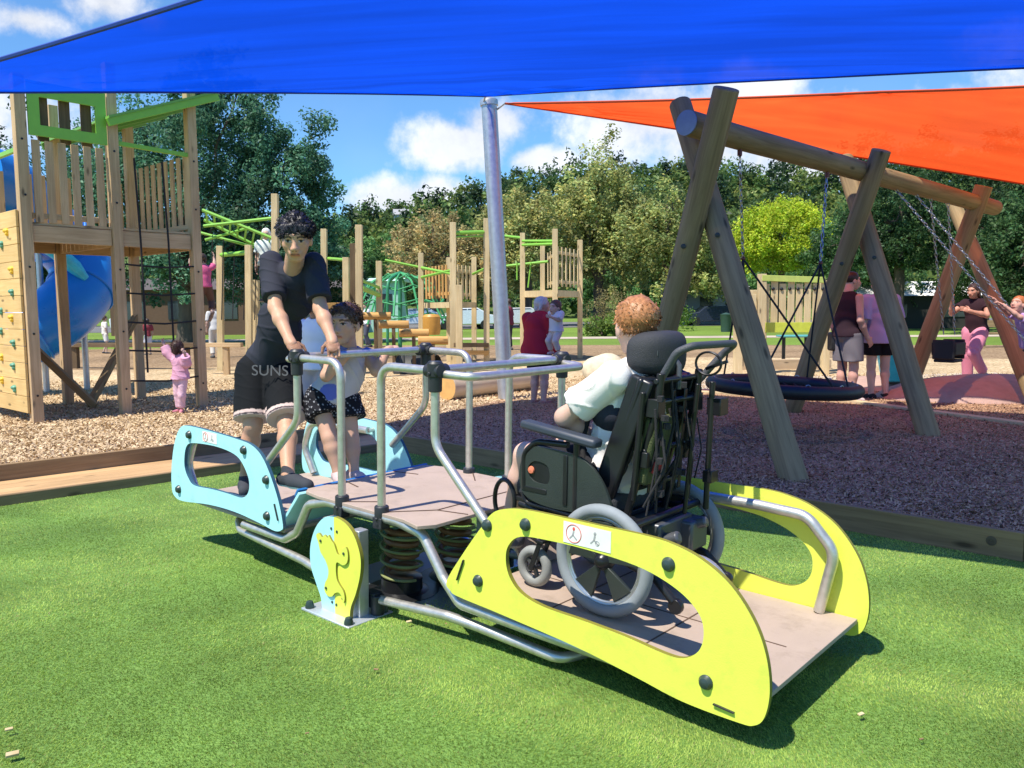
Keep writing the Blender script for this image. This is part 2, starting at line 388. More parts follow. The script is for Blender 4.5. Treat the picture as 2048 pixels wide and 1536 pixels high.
def poly_sheet(name, pts, m, z, kind='structure', sub=0):
    vs = [Vector((p[0], p[1], z)) for p in pts]; tri = geometry.tessellate_polygon([vs])
    b = MB(); b.add(vs, [tuple(t) for t in tri]); o = b.build(name, m, smooth=False)
    for p in o.data.polygons:
        if p.normal.z < 0: p.flip()
    tag(o, kind=kind); return o
def inside(poly, X, Y):
    r = np.zeros(len(X), bool); n = len(poly); j = n-1
    for i in range(n):
        xi, yi = poly[i][0], poly[i][1]; xj, yj = poly[j][0], poly[j][1]
        c = ((yi > Y) != (yj > Y)) & (X < (xj-xi)*(Y-yi)/((yj-yi) or 1e-9)+xi); r ^= c; j = i
    return r
def np_mesh(name, verts, faces_n, mats, cols=None, smooth=False):
    """verts (n,3) where every faces_n consecutive vertices make one face"""
    n = len(verts); nf = n//faces_n; me = bpy.data.meshes.new(name)
    me.vertices.add(n); me.vertices.foreach_set('co', np.asarray(verts, np.float32).ravel())
    me.loops.add(n); me.loops.foreach_set('vertex_index', np.arange(n, dtype=np.int32))
    me.polygons.add(nf); me.polygons.foreach_set('loop_start', np.arange(0, n, faces_n, dtype=np.int32)); me.polygons.foreach_set('loop_total', np.full(nf, faces_n, np.int32))
    me.materials.append(mats)
    if cols is not None:
        a = me.color_attributes.new('Col', 'FLOAT_COLOR', 'POINT'); c4 = np.ones((n, 4), np.float32); c4[:, :3] = cols; a.data.foreach_set('color', c4.ravel())
    me.update(calc_edges=True); me.validate()
    o = bpy.data.objects.new(name, me); COL.objects.link(o); return o

# ================================================================ THE SETTING
g = lambda px, py, z=0.0: tuple(G(px, py, z)[:2])
M_GRASS = ground_mat('park_grass', (.10, .17, .025), (.15, .24, .035), (.20, .28, .05), 14, .3, .12, vor=False)
M_TURFB = ground_mat('turf_backing', (.09, .17, .035), (.13, .24, .05), (.17, .29, .065), 90, .5, 1.5, vor=False)
M_CHIP = ground_mat('bark_chip_floor', (.34, .235, .12), (.52, .38, .22), (.66, .51, .32), 26, .8, .5)
M_CHIPD = ground_mat('weathered_chip_floor', (.20, .13, .07), (.28, .19, .11), (.36, .25, .15), 20, .6, .4)
M_MULCH = ground_mat('brown_mulch_floor', (.23, .13, .07), (.37, .22, .13), (.50, .33, .20), 45, .9, .8)
M_PATH = ground_mat('sandy_concrete', (.42, .35, .28), (.48, .40, .32), (.52, .44, .36), 60, .2, .6, vor=False)
M_ROAD = ground_mat('asphalt', (.12, .12, .12), (.16, .16, .16), (.2, .2, .2), 60, .2, .2, vor=False)
b = MB(); b.add([(-900, -40, 0), (900, -40, 0), (900, 900, 0), (-900, 900, 0)], [(0, 1, 2, 3)]); tag(b.build('ground', M_GRASS, smooth=False), kind='structure')

K0, K1 = Vector((-1.05, 7.78, 0)), Vector((2.69, 4.23, 0)); KD = (K1-K0).normalized(); KE = K0+KD*7.6
WF0 = Vector(G(-260, 1085, .04)); WF0.z = 0; WF1 = Vector((-1.03, 8.0, 0)); wd_ = (WF1-Vector((-3.59, 5.67, 0))).normalized(); WF0 = Vector((-3.59, 5.67, 0))-wd_*3.5
wn_ = Vector((-wd_.y, wd_.x, 0))
TURF = [(-9, -2), (9, -2), (KE.x, KE.y), (K0.x, K0.y), (WF1.x, WF1.y), (WF0.x, WF0.y)]
poly_sheet('turf', TURF, M_TURFB, .004)
MUL = [(K0.x, K0.y), (KE.x, KE.y), (9, 4), (10, 12.0), g(2200, 800), (5.2, 12.7), g(1500, 782), (2.9, 12.65), (.9, 11.9), (-.17, 11.68), (-.95, 10.2), (-1.6, 9.2)]
poly_sheet('rubber_mulch', MUL, M_MULCH, .05)
CHP = [(WF0.x-3, WF0.y+1), (WF1.x, WF1.y), (-1.0, 8), (-1.6, 9.2), (-.95, 10.2), (-.17, 11.68), (.9, 11.9), (2.9, 12.65), (6, 13), (14, 13), (16, 19.5), (5, 22), (-4, 21), (-9, 19), (-18, 21), (-18, 6)]
poly_sheet('bark_chips', CHP, M_CHIP, .012)
poly_sheet('old_bark_path', [(-18, 21), (-9, 19), (-4, 21), (5, 22), (16, 19.5), (18, 27), (4, 30), (-8, 32), (-20, 29)], M_CHIPD, .008)
poly_sheet('path', [(2.7, 13.2), (5, 12.6), (7.2, 12.9), (9.5, 14.2), (9.5, 16.2), (6.2, 15.6), (4.2, 16.4), (3.2, 15.2)], M_PATH, .02)
poly_sheet('footpath', [(-40, 38), (10, 36), (60, 30), (60, 32), (10, 38.5), (-40, 41)], M_PATH, .012)
poly_sheet('car_park', [(-70, 52), (-10, 56), (30, 62), (70, 66), (70, 84), (-70, 78)], M_ROAD, .016)

# ---- boardwalk between turf and bark
bw = thing('boardwalk', 'pale plank boardwalk with a raised back board at the left of the turf', 'boardwalk', tuple(WF0))
W_ = .62
Lw = (WF1-WF0).length
M_PL = wood('boardwalk_plank', (.56, .36, .17), (.44, .27, .12), knots=True)
for k in range(4):
    o0 = wn_*(.05+k*W_/4+W_/8)
    beam('plank', WF0+o0+Vector((0, 0, .045)), WF1+o0+Vector((0, 0, .045)), W_/4-.006, .035, M_PL, bw, bevel=.003)
beam('front_kerb', WF0+wn_*.02+Vector((0, 0, .035)), WF1+wn_*.02+Vector((0, 0, .035)), .04, .09, WKERB, bw)
beam('back_board', WF0+wn_*(W_+.08)+Vector((0, 0, .09)), WF1+wn_*(W_+.08)+Vector((0, 0, .09)), .045, .2, WKERB, bw)
kb = thing('timber_edging', 'long brown timber board edging the turf along the rubber mulch', 'edging', tuple(K0))
for a, c in ((0, 2.6), (2.603, 5.15), (5.153, 7.6)):
    beam('edging_board', K0+KD*a+Vector((0, 0, .08)), K0+KD*c+Vector((0, 0, .08)), .045, .155, WKERB, kb, bevel=.004)
bb = MB(); 
for t in (5.0, 2.5): 
    q = K0+KD*t+Vector((0, 0, .09)); nn = Vector((KD.y, -KD.x, 0)); bb.lathe(q+nn*.022, nn, [(.026, 0), (.026, .003), (.012, .004), (.012, .001), (.001, .001)])
bb.build('fixing_washer', mat('washer', (.09, .06, .04), .5), kb)
e2 = [Vector((*g(1330, 788), .06)), Vector((*g(1700, 812), .06)), Vector((*g(2140, 872), .06))]
te = thing('timber_strip', 'low pale timber strip set in the mulch below the basket swing', 'edging', tuple(e2[0]))
for i in (0, 1): beam('strip_board', e2[i], e2[i+1], .13, .05, WPALE, te, bevel=.004)

# ---- turf blades, bark chips, rubber shreds: nobody could count them
def blades(n, y0, y1, hmin, hmax, wmin, rng):
    Y = y0*(y1/y0)**rng.random(n); X = (rng.random(n)*2-1)*(.68*Y+.25)
    k = inside(TURF, X, Y); X, Y = X[k], Y[k]; n = len(X)
    a = rng.random(n)*2*PI; h_ = hmin+(hmax-hmin)*rng.random(n); wd = wmin*(.7+.6*rng.random(n))*(Y/3.0)**.6
    # combed pile: patches lean together
    la = 2.2*np.sin(X*1.9+np.sin(Y*2.3)*1.4)+1.6*np.sin(Y*2.7+X*.9)+rng.normal(0, .7, n); ln = h_*(.35+.55*rng.random(n))
    P = np.zeros((n, 3, 3), np.float32); dx, dy = np.cos(a)*wd, np.sin(a)*wd
    P[:, 0] = np.stack([X-dx, Y-dy, np.full(n, .003)], 1); P[:, 1] = np.stack([X+dx, Y+dy, np.full(n, .003)], 1)
    P[:, 2] = np.stack([X+np.cos(la)*ln, Y+np.sin(la)*ln, h_], 1)
    t = rng.random(n); c = np.stack([.265+.17*t, .375+.19*t, .06+.06*t], 1)*(.8+.35*rng.random(n))[:, None]
    pt = sum(np.sin(X*a_+Y*b_+p_) for a_, b_, p_ in ((5.1, 3.3, .2), (-3.7, 6.1, 1.9), (8.3, -4.9, 4.0), (2.3, 9.7, 2.2), (-11.0, 2.1, .7)))/5; pf = sum(np.sin(X*a_+Y*b_+p_) for a_, b_, p_ in ((19., 13.3, .2), (-15.7, 21.1, 1.9), (28.3, -17.9, 4.0), (7.3, 31.7, 2.2)))/4; c = c*(.96+.22*pt+.22*pf)[:, None]; c[rng.random(n) < .05] = (.36, .33, .14)
    return P.reshape(-1, 3), np.repeat(c, 3, 0)
v1, c1 = blades(860000, 1.5, 9.0, .006, .0135, .0018, RNG)
M_BL = attr_mat('turf_blade', .55, transl=.25, spec=.25)
o = np_mesh('turf_pile', v1, 3, M_BL, c1); tag(o, 'short green artificial turf pile', 'turf', kind='stuff')
def chips(name, poly, n, y0, y1, L0, W0, cols, z, rng, lift=.02):
    Y = y0*(y1/y0)**rng.random(n); X = (rng.random(n)*2-1)*(.7*Y+.5); k = inside(poly, X, Y); X, Y = X[k], Y[k]; n = len(X)
    a = rng.random(n)*2*PI; l = L0*(.5+rng.random(n)); w_ = W0*(.5+rng.random(n)); tl = rng.normal(0, .45, n); z0 = z+lift*rng.random(n)+.3*l*np.abs(np.sin(tl))
    ux = np.stack([np.cos(a)*np.cos(tl), np.sin(a)*np.cos(tl), np.sin(tl)], 1)*l[:, None]/2; r2 = rng.normal(0, .5, n)
    uy = np.stack([-np.sin(a)*np.cos(r2), np.cos(a)*np.cos(r2), np.sin(r2)], 1)*w_[:, None]/2; C = np.stack([X, Y, z0], 1)
    P = np.stack([C-ux-uy, C+ux-uy*.7, C+ux*.8+uy, C-ux+uy], 1).reshape(-1, 3)
    t = rng.random(n)[:, None]; col = np.array(cols[0])*(1-t)+np.array(cols[1])*t; m_ = rng.random(n) < .12; col[m_] = cols[2]
    return np_mesh(name, P, 4, attr_mat(name, .85), np.repeat(col, 4, 0))
tag(chips('loose_bark_chips', CHP, 130000, 6, 16, .034, .016, [(.38, .26, .14), (.74, .57, .35), (.24, .16, .085)], .014, RNG), 'loose tan bark chips covering the play area', 'bark chips', kind='stuff')
tag(chips('rubber_shreds', MUL, 150000, 4, 13, .024, .009, [(.27, .15, .08), (.58, .36, .22), (.09, .05, .03)], .05, RNG, .015), 'loose brown rubber shreds in the swing area', 'mulch', kind='stuff')

# ---- low rubber mound under the far swing
b = MB(); b.sphere((*g(1985, 800), -.05), (1.7, 1.0, .42), 32, 12); o = b.build('rubber_mound', mat('pale_rubber_surface', (.42, .27, .22), .85, bump=.4, bscale=90)); tag(o, 'low smooth rubber mound under the orange shade sail', 'play mound')
b = MB(); b.sphere((*g(1770, 775), -.1), (1.1, .8, .3), 32, 12); o = b.build('rubber_mound', MATS['pale_rubber_surface']); tag(o, 'smaller flat rubber mound behind the two standing women', 'play mound')

# ---- shade sails and their mast
def sail(name, label, P, m, n=20, sag=.25, ring=True, seam=None):
    c = [Vector(p) for p in P]; b = MB(); vs = []
    for i in range(n+1):
        for j in range(n+1):
            u, v = i/n, j/n
            # concave edges, pulled in between corners
            q = (c[0]*(1-u)+c[1]*u)*(1-v)+(c[3]*(1-u)+c[2]*u)*v
            ce = sum(c, Vector())/4; pull = .055*(4*u*(1-u)*(1 if v in (0, 1) else abs(2*v-1)**3)+4*v*(1-v)*(1 if u in (0, 1) else abs(2*u-1)**3))
            q = q+(ce-q)*pull; q.z -= sag*4*u*(1-u)*v*(1-v)*2; dc = min(math.hypot(u-cu, v-cv) for cu in (0, 1) for cv in (0, 1)); an_ = math.atan2(min(v, 1-v)+1e-6, min(u, 1-u)+1e-6); q.z += .035*math.exp(-dc*3.2)*math.sin(an_*22)*min(1, 30*u*(1-u))*min(1, 30*v*(1-v)); vs.append(q)
    fs = [(i*(n+1)+j, (i+1)*(n+1)+j, (i+1)*(n+1)+j+1, i*(n+1)+j+1) for i in range(n) for j in range(n)]
    r = thing(name, label, 'shade sail', tuple(c[0])); b.add(vs, fs); b.build('cloth', m, r, ang=80, fixn=False)
    hb = MB(); idx = [i*(n+1) for i in range(n)]+[n*(n+1)+j for j in range(n)]+[i*(n+1)+n for i in range(n, 0, -1)]+[j for j in range(n, 0, -1)]
    hb.tube([vs[k] for k in idx], .016, 6, closed=True); hb.build('edge_cable', mat('hem_'+('blue' if 'blue' in m.name else 'orange'), (.01, .05, .30) if 'blue' in m.name else (.5, .06, .015), .8), r)
    return r, vs
MAST = Vector((-.09, 12.19, 0)); MT = D(978, 203, 12.2)
M_SB = sail_mat('blue_shade_cloth', (.003, .075, .80), .04); M_SO = sail_mat('orange_shade_cloth', (.98, .105, .022), .16, .7, (1, .30, .08))
P1 = D(968, 192, 12.0); P2 = D(-230, 184, 6.35); P3 = D(2560, 112, 7.3); P4 = Vector((2.15, 2.42, 3.25))
P4b = D(250, 18, 5.6)
sb, _ = sail('shade_sail', 'large blue shade sail stretched overhead from the steel mast', [P1, P2, P4, P3], M_SB, 48, .12)
O1 = D(1010, 207, 12.1); O2 = D(2420, 150, 8.6); O3 = D(2330, 415, 11.6)
so_, _ = sail('shade_sail', 'orange shade sail narrowing to a point at the steel mast', [O1, D(1760, 184, 9.7), O2, O3], M_SO, 40, .05)
mast = thing('sail_mast', 'tall leaning galvanised steel mast holding the shade sails', 'mast', tuple(MAST))
b = MB(); dm = (MT-MAST); b.cyl(MAST, MT, .118, .112, 28); b.build('pole', GALV, mast)
b = MB(); b.lathe(MT, dm, [(.001, .05), (.08, .045), (.125, .02), (.13, 0), (.13, -.06), (.112, -.062)], 24); b.build('cap', GALV, mast)
b = MB(); b.cyl(MT-dm.normalized()*.1+Vector((-.10, 0, .03)), P1+Vector((.02, 0, 0)), .012); b.build('shackle', GALV, mast); b = MB(); b.cyl(MT-dm.normalized()*.12+Vector((.1, 0, 0)), O1, .012); b.build('shackle', GALV, mast)

# ---- trees
M_LEAF = attr_mat('leaf', .5, transl=.45, spec=.3)
BARK = mat('bark', (.10, .078, .06), .9, var=.35, scale=6, bump=.9, bscale=18, stretch=(1, 1, .3))
def leaves(cs, rads, per, size, col, rng, flat=.0, var=.45, droop=0):
    """clumps of small folded leaf cards"""
    cs = np.asarray(cs, float); n = len(cs); k = per
    d = rng.normal(size=(n, k, 3)); d /= np.linalg.norm(d, axis=2, keepdims=True); rr = rng.random((n, k, 1))**.45
    rad = np.asarray(rads, float).reshape(n, 1, -1); P = cs[:, None, :]+d*rr*rad
    if droop: P[:, :, 2] -= droop*rng.random((n, k))**2
    P = P.reshape(-1, 3); m_ = len(P); s = size*(.6+.8*rng.random(m_))[:, None]
    nrm = d.reshape(-1, 3)*.8+rng.normal(size=(m_, 3))*.7+np.array([0, 0, .5]); nrm /= np.linalg.norm(nrm, axis=1, keepdims=True)
    a = rng.normal(size=(m_, 3)); 
    if droop: a[:, 2] = a[:, 2]*2
    u = np.cross(nrm, a); u /= np.linalg.norm(u, axis=1, keepdims=True)+1e-9; v = np.cross(nrm, u)
    Q = np.stack([P-u*s*.5, P-v*s*.28+nrm*s*.1, P+u*s*.55, P+v*s*.28+nrm*s*.1], 1).reshape(-1, 3)
    cl = np.repeat(1+var*(rng.random((n, 1))-.5)*2, k, 1).reshape(-1); t = (cl*(1+.35*(rng.random(m_)-.5)*2))[:, None]
    hue = rng.normal(0, .06, (m_, 1)); C = np.array(col)*t; C[:, 0:1] *= 1+hue*2; C[:, 2:3] *= 1-hue
    return Q, np.repeat(np.clip(C, .004, .9), 4, 0)
def crown_pts(c, r, n, rng, fill=.55, lump=.18, low=-.75):
    d = rng.normal(size=(n*2, 3)); d /= np.linalg.norm(d, axis=1, keepdims=True); d = d[d[:, 2] > low][:n]
    rr = fill+(1-fill)*rng.random((len(d), 1))**.7
    wob = 1+lump*np.sin(d[:, :1]*5+c[0])*np.cos(d[:, 2:]*4+c[1])+rng.normal(0, lump*.4, (len(d), 1))
    return np.array(c)+d*rr*wob*np.array(r)
def limb(b, p, q, r0, r1, rng, n=6, j=.05):
    p, q = np.array(p, float), np.array(q, float); L_ = np.linalg.norm(q-p); pts = []
    for i in range(n+1):
        t = i/n; w_ = p*(1-t)+q*t; w_ = w_+rng.normal(0, j*L_, 3)*(0 if i in (0, n) else 1)*.4; pts.append(Vector(w_))
    b.tube(pts, [r0+(r1-r0)*i/n for i in range(n+1)], 9)
def tree(name, label, base, ht, crowns, clumps, per, leaf, col, rng, tr=.25, crad=.16, group=None, droop=0, fill=.5, limbs=9, cat='tree', lump=.2, var=.45, fork=.4):
    """crowns: list of (dx,dy,z centre,rx,ry,rz)"""
    base = Vector(base); t = thing(name, label, cat, tuple(base), group=group); b = MB(); top = Vector((base.x+crowns[0][0]*.5, base.y+crowns[0][1]*.5, base.z+ht*.8))
    fk = base+Vector((0, 0, ht*fork)); b.tube([base+Vector((0, 0, -.1)), base+Vector((0, 0, .25)), base+Vector((tr*.3, 0, ht*fork*.6)), fk], [tr*1.5, tr*1.1, tr*.95, tr*.8], 12)
    limb(b, fk, top, tr*.75, tr*.15, rng)
    allc = []; sz = [c[3]*c[4]*c[5] for c in crowns]; tot = sum(q**.7 for q in sz); rads = []
    for c, q in zip(crowns, sz):
        n_ = max(6, int(clumps*q**.7/tot)); P = crown_pts((base.x+c[0], base.y+c[1], base.z+c[2]), c[3:6], n_, rng, fill, lump); allc.append(P)
        rads += [np.array(c[3:6]).mean()*crad*(.7+.7*rng.random()) for _ in range(len(P))]
        for k in range(max(2, limbs//len(crowns))): e = P[rng.integers(len(P))]; limb(b, fk+Vector((0, 0, rng.random()*ht*.15)), e, tr*.38, tr*.05, rng)
    b.build('trunk', BARK, t, fixn=False)
    C = np.vstack(allc); R_ = np.array(rads)[:, None]*np.ones((1, 3)); Q, K = leaves(C, R_, int(per*1.5), leaf*.76, tuple(q*1.3 for q in col), rng, droop=droop, var=var)
    o = np_mesh('crown', Q, 4, M_LEAF, K); put(o, t); return t
r_ = RNG
# big dark tree behind the tower
tree('broadleaf_tree', 'big dark blue-green tree behind the wooden play tower', (-13.2, 33.5, 0), 10.5, [(.6, 0, 6.9, 4.2, 3.0, 3.9), (4.4, 0, 6.1, 2.3, 2.4, 2.9), (-3.0, 1, 5.6, 3.0, 2.6, 3.6), (1.0, 0, 3.4, 3.4, 2.4, 2.0), (5.0, -.5, 3.6, 1.9, 1.8, 1.9), (1.5, 0, 9.3, 2.4, 2, 1.7)], 760, 90, .19, (.07, .17, .10), r_, tr=.36, fork=.22, limbs=20, fill=.35, lump=.28)
tree('broadleaf_tree', 'second dark tree half hidden by the tower roof at far left', (-22.5, 37, 0), 10, [(0, 0, 6.0, 4.5, 3, 3.9), (3, -1, 3.5, 3, 2.4, 2.3)], 260, 60, .2, (.035, .085, .04), r_, tr=.36, fork=.25, fill=.4)
tree('broadleaf_tree', 'dark green shrubby tree at the foot of the big dark tree', (-9.9, 36, 0), 6, [(0, 0, 3.4, 2.4, 2.0, 2.3), (2.2, .5, 2.2, 1.6, 1.6, 1.5)], 190, 60, .17, (.04, .09, .035), r_, tr=.16, fill=.4)
# olive willows either side of the mast
OL = (.30, .32, .11); GO = 'olive trees standing beyond the playground'
tree('willow_tree', 'tall thin-topped olive tree right of the steel mast', (6.9, 66, 0), 14.6, [(0, 0, 8.6, 3.8, 3, 5.6), (-2.2, 0, 6.3, 3.3, 3, 4.2), (2.5, 0, 6.3, 3.2, 3, 4.4)], 420, 60, .34, OL, r_, tr=.5, droop=.8, group=GO, fork=.2, fill=.3, crad=.15, limbs=24, lump=.3)
tree('willow_tree', 'rounded olive tree directly behind the steel mast', (1.1, 63, 0), 11.5, [(0, 0, 6.8, 3.8, 3, 3.9), (-2.5, 0, 4.8, 2.6, 3, 3.2)], 260, 60, .34, (.32, .33, .12), r_, tr=.42, droop=.8, group=GO, fill=.3, limbs=14)
tree('willow_tree', 'reddish-olive low tree left of the steel mast above the green net', (-5.6, 60, 0), 9.3, [(0, 0, 5.4, 3.3, 3, 3.2), (3.0, 0, 4.2, 2.2, 2.5, 2.6)], 220, 55, .3, (.33, .27, .12), r_, tr=.35, droop=.5, group=GO, fill=.3, limbs=14)
tree('willow_tree', 'broad olive tree between the mast and the log swing', (11.6, 62, 0), 11.2, [(0, 0, 6.0, 3.7, 3, 4.2), (2.2, 0, 4.0, 2.2, 2.5, 2.6)], 280, 60, .32, (.27, .30, .10), r_, tr=.42, droop=.8, group=GO, fill=.3, limbs=14)
# lime tree
tree('lime_green_tree', 'round bright lime-green tree behind the small palisade', (19.2, 59, 0), 8.8, [(0, 0, 5.9, 3.4, 3.2, 2.75)], 420, 70, .24, (.36, .44, .035), r_, tr=.3, group=None, fill=.55, lump=.08, var=.25)
# dark wood on the right
GD = 'dark trees at the right edge of the park'; DK = (.045, .095, .035)
for i, (x, y, h_, lab, col) in enumerate([(20.5, 44, 10.5, 'dark green tree rising behind the far swing frame', DK), (25.8, 42, 10.0, 'very dark tree at the right edge below the orange sail', (.032, .065, .025)), (20.6, 50, 6.4, 'mid green bushy tree between the lime tree and the swing frame', (.08, .16, .05)), (23.5, 38, 6.2, 'dark shrub-like tree above the long white roof', (.05, .10, .035)), (27.0, 35, 8.5, 'lighter green tree in the far right corner', (.16, .27, .06))]):
    tree('broadleaf_tree', lab, (x, y, 0), h_, [(0, 0, h_*.62, 3.2, 2.8, h_*.38), (-1.8, 0, h_*.42, 2.2, 2.2, h_*.26), (1.9, 0, h_*.42, 2.2, 2.2, h_*.26)], 280, 62, .22, col, r_, tr=.28, group=GD, fill=.35, limbs=12)
GM = 'green trees between the car park and the hill'
for i, (px, y, h_, lab, col) in enumerate([(640, 74, 10, 'dark green tree beyond the boy at the edge of the car park', (.045, .10, .035)), (745, 78, 9, 'green tree left of the teal shed', (.06, .115, .035)), (840, 82, 10, 'mid green tree behind the tall green-barred posts', (.07, .125, .035)), (1335, 80, 10.5, 'green tree seen between the log swing legs', (.06, .12, .035)), (1425, 84, 9, 'dark tree above the parked car behind the swing', (.04, .085, .03)), (1480, 76, 7.5, 'small green tree left of the lime-green tree', (.06, .125, .035)), (1700, 80, 11, 'tall dark tree right of the lime-green tree', (.04, .085, .028)), (1560, 88, 11, 'dark tree directly behind the lime-green tree', (.035, .075, .028)), (1240, 86, 10, 'dark tree behind the seated boy beyond the olive trees', (.05, .10, .03)), (-320, 70, 11, 'dark tree far off beyond the left edge of the park', (.05, .10, .03)), (-90, 76, 12, 'tall green tree just beyond the left edge of the park', (.05, .10, .03)), (60, 80, 11, 'dark tree beyond the blue tube slide', (.04, .085, .03)), (480, 82, 11, 'dark tree beyond the climbing bars left of the boy', (.04, .085, .03))]):
    X = (px-1024)/FPX*y; col = tuple(q*1.8 for q in col)
    tree('broadleaf_tree', lab, (X, y, 0), h_, [(0, 0, h_*.55, 4.2, 3, h_*.42), (2.6, -1, h_*.35, 2.8, 2.4, h_*.28), (-2.6, -1, h_*.35, 2.8, 2.4, h_*.28)], 170, 60, .36, col, r_, tr=.3, group=GM, fill=.3, limbs=6)

# ---- hill and the wood on it
def hz(x, y):
    px = 1024+FPX*x/max(y, 1); sky = np.interp(px, [-800, 500, 720, 850, 1000, 1200, 1400, 1600, 1760, 2100, 3000], [470, 450, 425, 398, 388, 380, 366, 360, 352, 330, 320])
    top = (618-sky)/FPX*230+1; t = min(1, max(0, (y-105)/125)); t = t*t*(3-2*t); return (top-5)*t+2.0*math.sin(x*.06)*t+1.4*math.sin(y*.09+x*.03)*t
b = MB(); nx, ny = 70, 22; vs = []
for j in range(ny+1):
    for i in range(nx+1):
        y = 100+j*11; x = (-1.0+2.2*i/nx)*y; z = hz(x, y) if y < 236 else hz(x, 236)-(y-236)*.25; vs.append((x, y, z-.05 if j else -.3))
b.add(vs, [(j*(nx+1)+i, j*(nx+1)+i+1, (j+1)*(nx+1)+i+1, (j+1)*(nx+1)+i) for j in range(ny) for i in range(nx)])
tag(b.build('hill', ground_mat('hillside', (.05, .09, .02), (.08, .13, .03), (.12, .16, .05), 3, .3, .05, vor=False), fixn=False, ang=80), kind='structure')
cs, rs, cols = [], [], []
QQ, CC = [], []
palette = [(.12, .20, .05), (.085, .155, .05), (.15, .22, .06), (.07, .125, .045), (.18, .24, .065)]
for i in range(560):
    y = 108+125*r_.random()**.7; px = -300+2900*r_.random() if i > 420 else 600+1500*r_.random(); x = (px-1024)/FPX*y; z = hz(x, y); rr = 2.2+2.6*r_.random(); conif = r_.random() < .12
    rad = (rr*.5, rr*.5, rr*1.5) if conif else (rr, rr, rr*(.75+.5*r_.random()))
    P = crown_pts((x, y, z+rad[2]*.8), rad, 16, r_, .5, .2, -.6); Q, K = leaves(P, np.full((len(P), 3), rr*.36), 15, .95, palette[i % 5] if not conif else (.03, .06, .028), r_, var=.3); QQ.append(Q); CC.append(K)
tag(np_mesh('hillside_wood', np.vstack(QQ), 4, M_LEAF, np.vstack(CC)), 'mixed wood covering the hillside behind the park', 'wood', kind='stuff')
# tall conifers on the ridge
for lab, px, sky in (('slim conifer standing on the ridge above the log swing', 1362, 330), ('second conifer on the ridge close to the swing post', 1410, 345)):
    y = 205; x = (px-1024)/FPX*y; z = hz(x, y); top = (618-sky)/FPX*y+1.35; h_ = top-z
    tree('conifer_tree', lab, (x, y, z), h_, [(0, 0, h_*.55, 1.3, 1.3, h_*.42)], 60, 40, .7, (.03, .06, .03), r_, tr=.3, group='conifers on the ridge', fill=.2, limbs=4)
def house(name, label, c, w_, d_, h_, roofc, wallc, rz=0, group=None, pitch=.35, cat='house', nwin=3):
    t = thing(name, label, cat, c, rz, group); B = t.matrix_basis
    mw = mat('wall_'+name+str(round(c[0])), wallc, .8); mr_ = mat('roof_'+name+str(round(c[0])), roofc, .6)
    b = MB(); b.box((0, 0, h_/2), (w_, d_, h_)); b.build('wall', mw, t, smooth=False, basis=B.copy())
    b = MB(); r = d_*pitch; e = .3
    b.add([(-w_/2-e, -d_/2-e, h_), (w_/2+e, -d_/2-e, h_), (w_/2+e, 0, h_+r), (-w_/2-e, 0, h_+r), (-w_/2-e, d_/2+e, h_), (w_/2+e, d_/2+e, h_)], [(0, 1, 2, 3), (3, 2, 5, 4), (0, 3, 4), (1, 5, 2), (0, 4, 5, 1)]); b.build('roof', mr_, t, smooth=False, basis=B.copy())
    for k in range(nwin):
        b = MB(); b.box((-w_/2+w_*(k+.5)/nwin, -d_/2-.01, h_*.55), (w_/nwin*.5, .06, h_*.4)); b.build('window', mat('dark_glass', (.03, .04, .05), .1, spec=.8), t, smooth=False, basis=B.copy())
    return t
for lab, px, y, py in (('small white house high among the hillside trees', 822, 190, 441),):
    x = (px-1024)/FPX*y; z = 1.35+(618-py)/FPX*y-1.8; house('house', lab, (x, y-7, z), 4.2, 4, 1.9, (.35, .35, .36), (.75, .74, .7), .2)
house('teal_shed', 'pale teal flat building behind the green net climber', (-8.6, 52, 0), 3.6, 3, 3.1, (.5, .72, .68), (.38, .62, .58), 0, pitch=.08, cat='shed', nwin=2)
house('brown_building', 'low dark brown building beyond the boy', (-16.5, 50, 0), 13, 5, 2.6, (.10, .08, .07), (.13, .075, .05), .05, pitch=.15, cat='building', nwin=5)
house('white_roofed_shelter', 'long low shelter with a white roof behind the far swing frame', (24.0, 50, 0), 7.5, 4, 1.9, (.80, .79, .76), (.035, .035, .03), -.05, pitch=.22, cat='shelter', nwin=2)
house('grey_kiosk', 'pale grey kiosk seen between the swing legs', (15.2, 66, 0), 6, 3, 2.9, (.42, .45, .45), (.30, .33, .33), 0, pitch=.1, cat='kiosk', nwin=3)
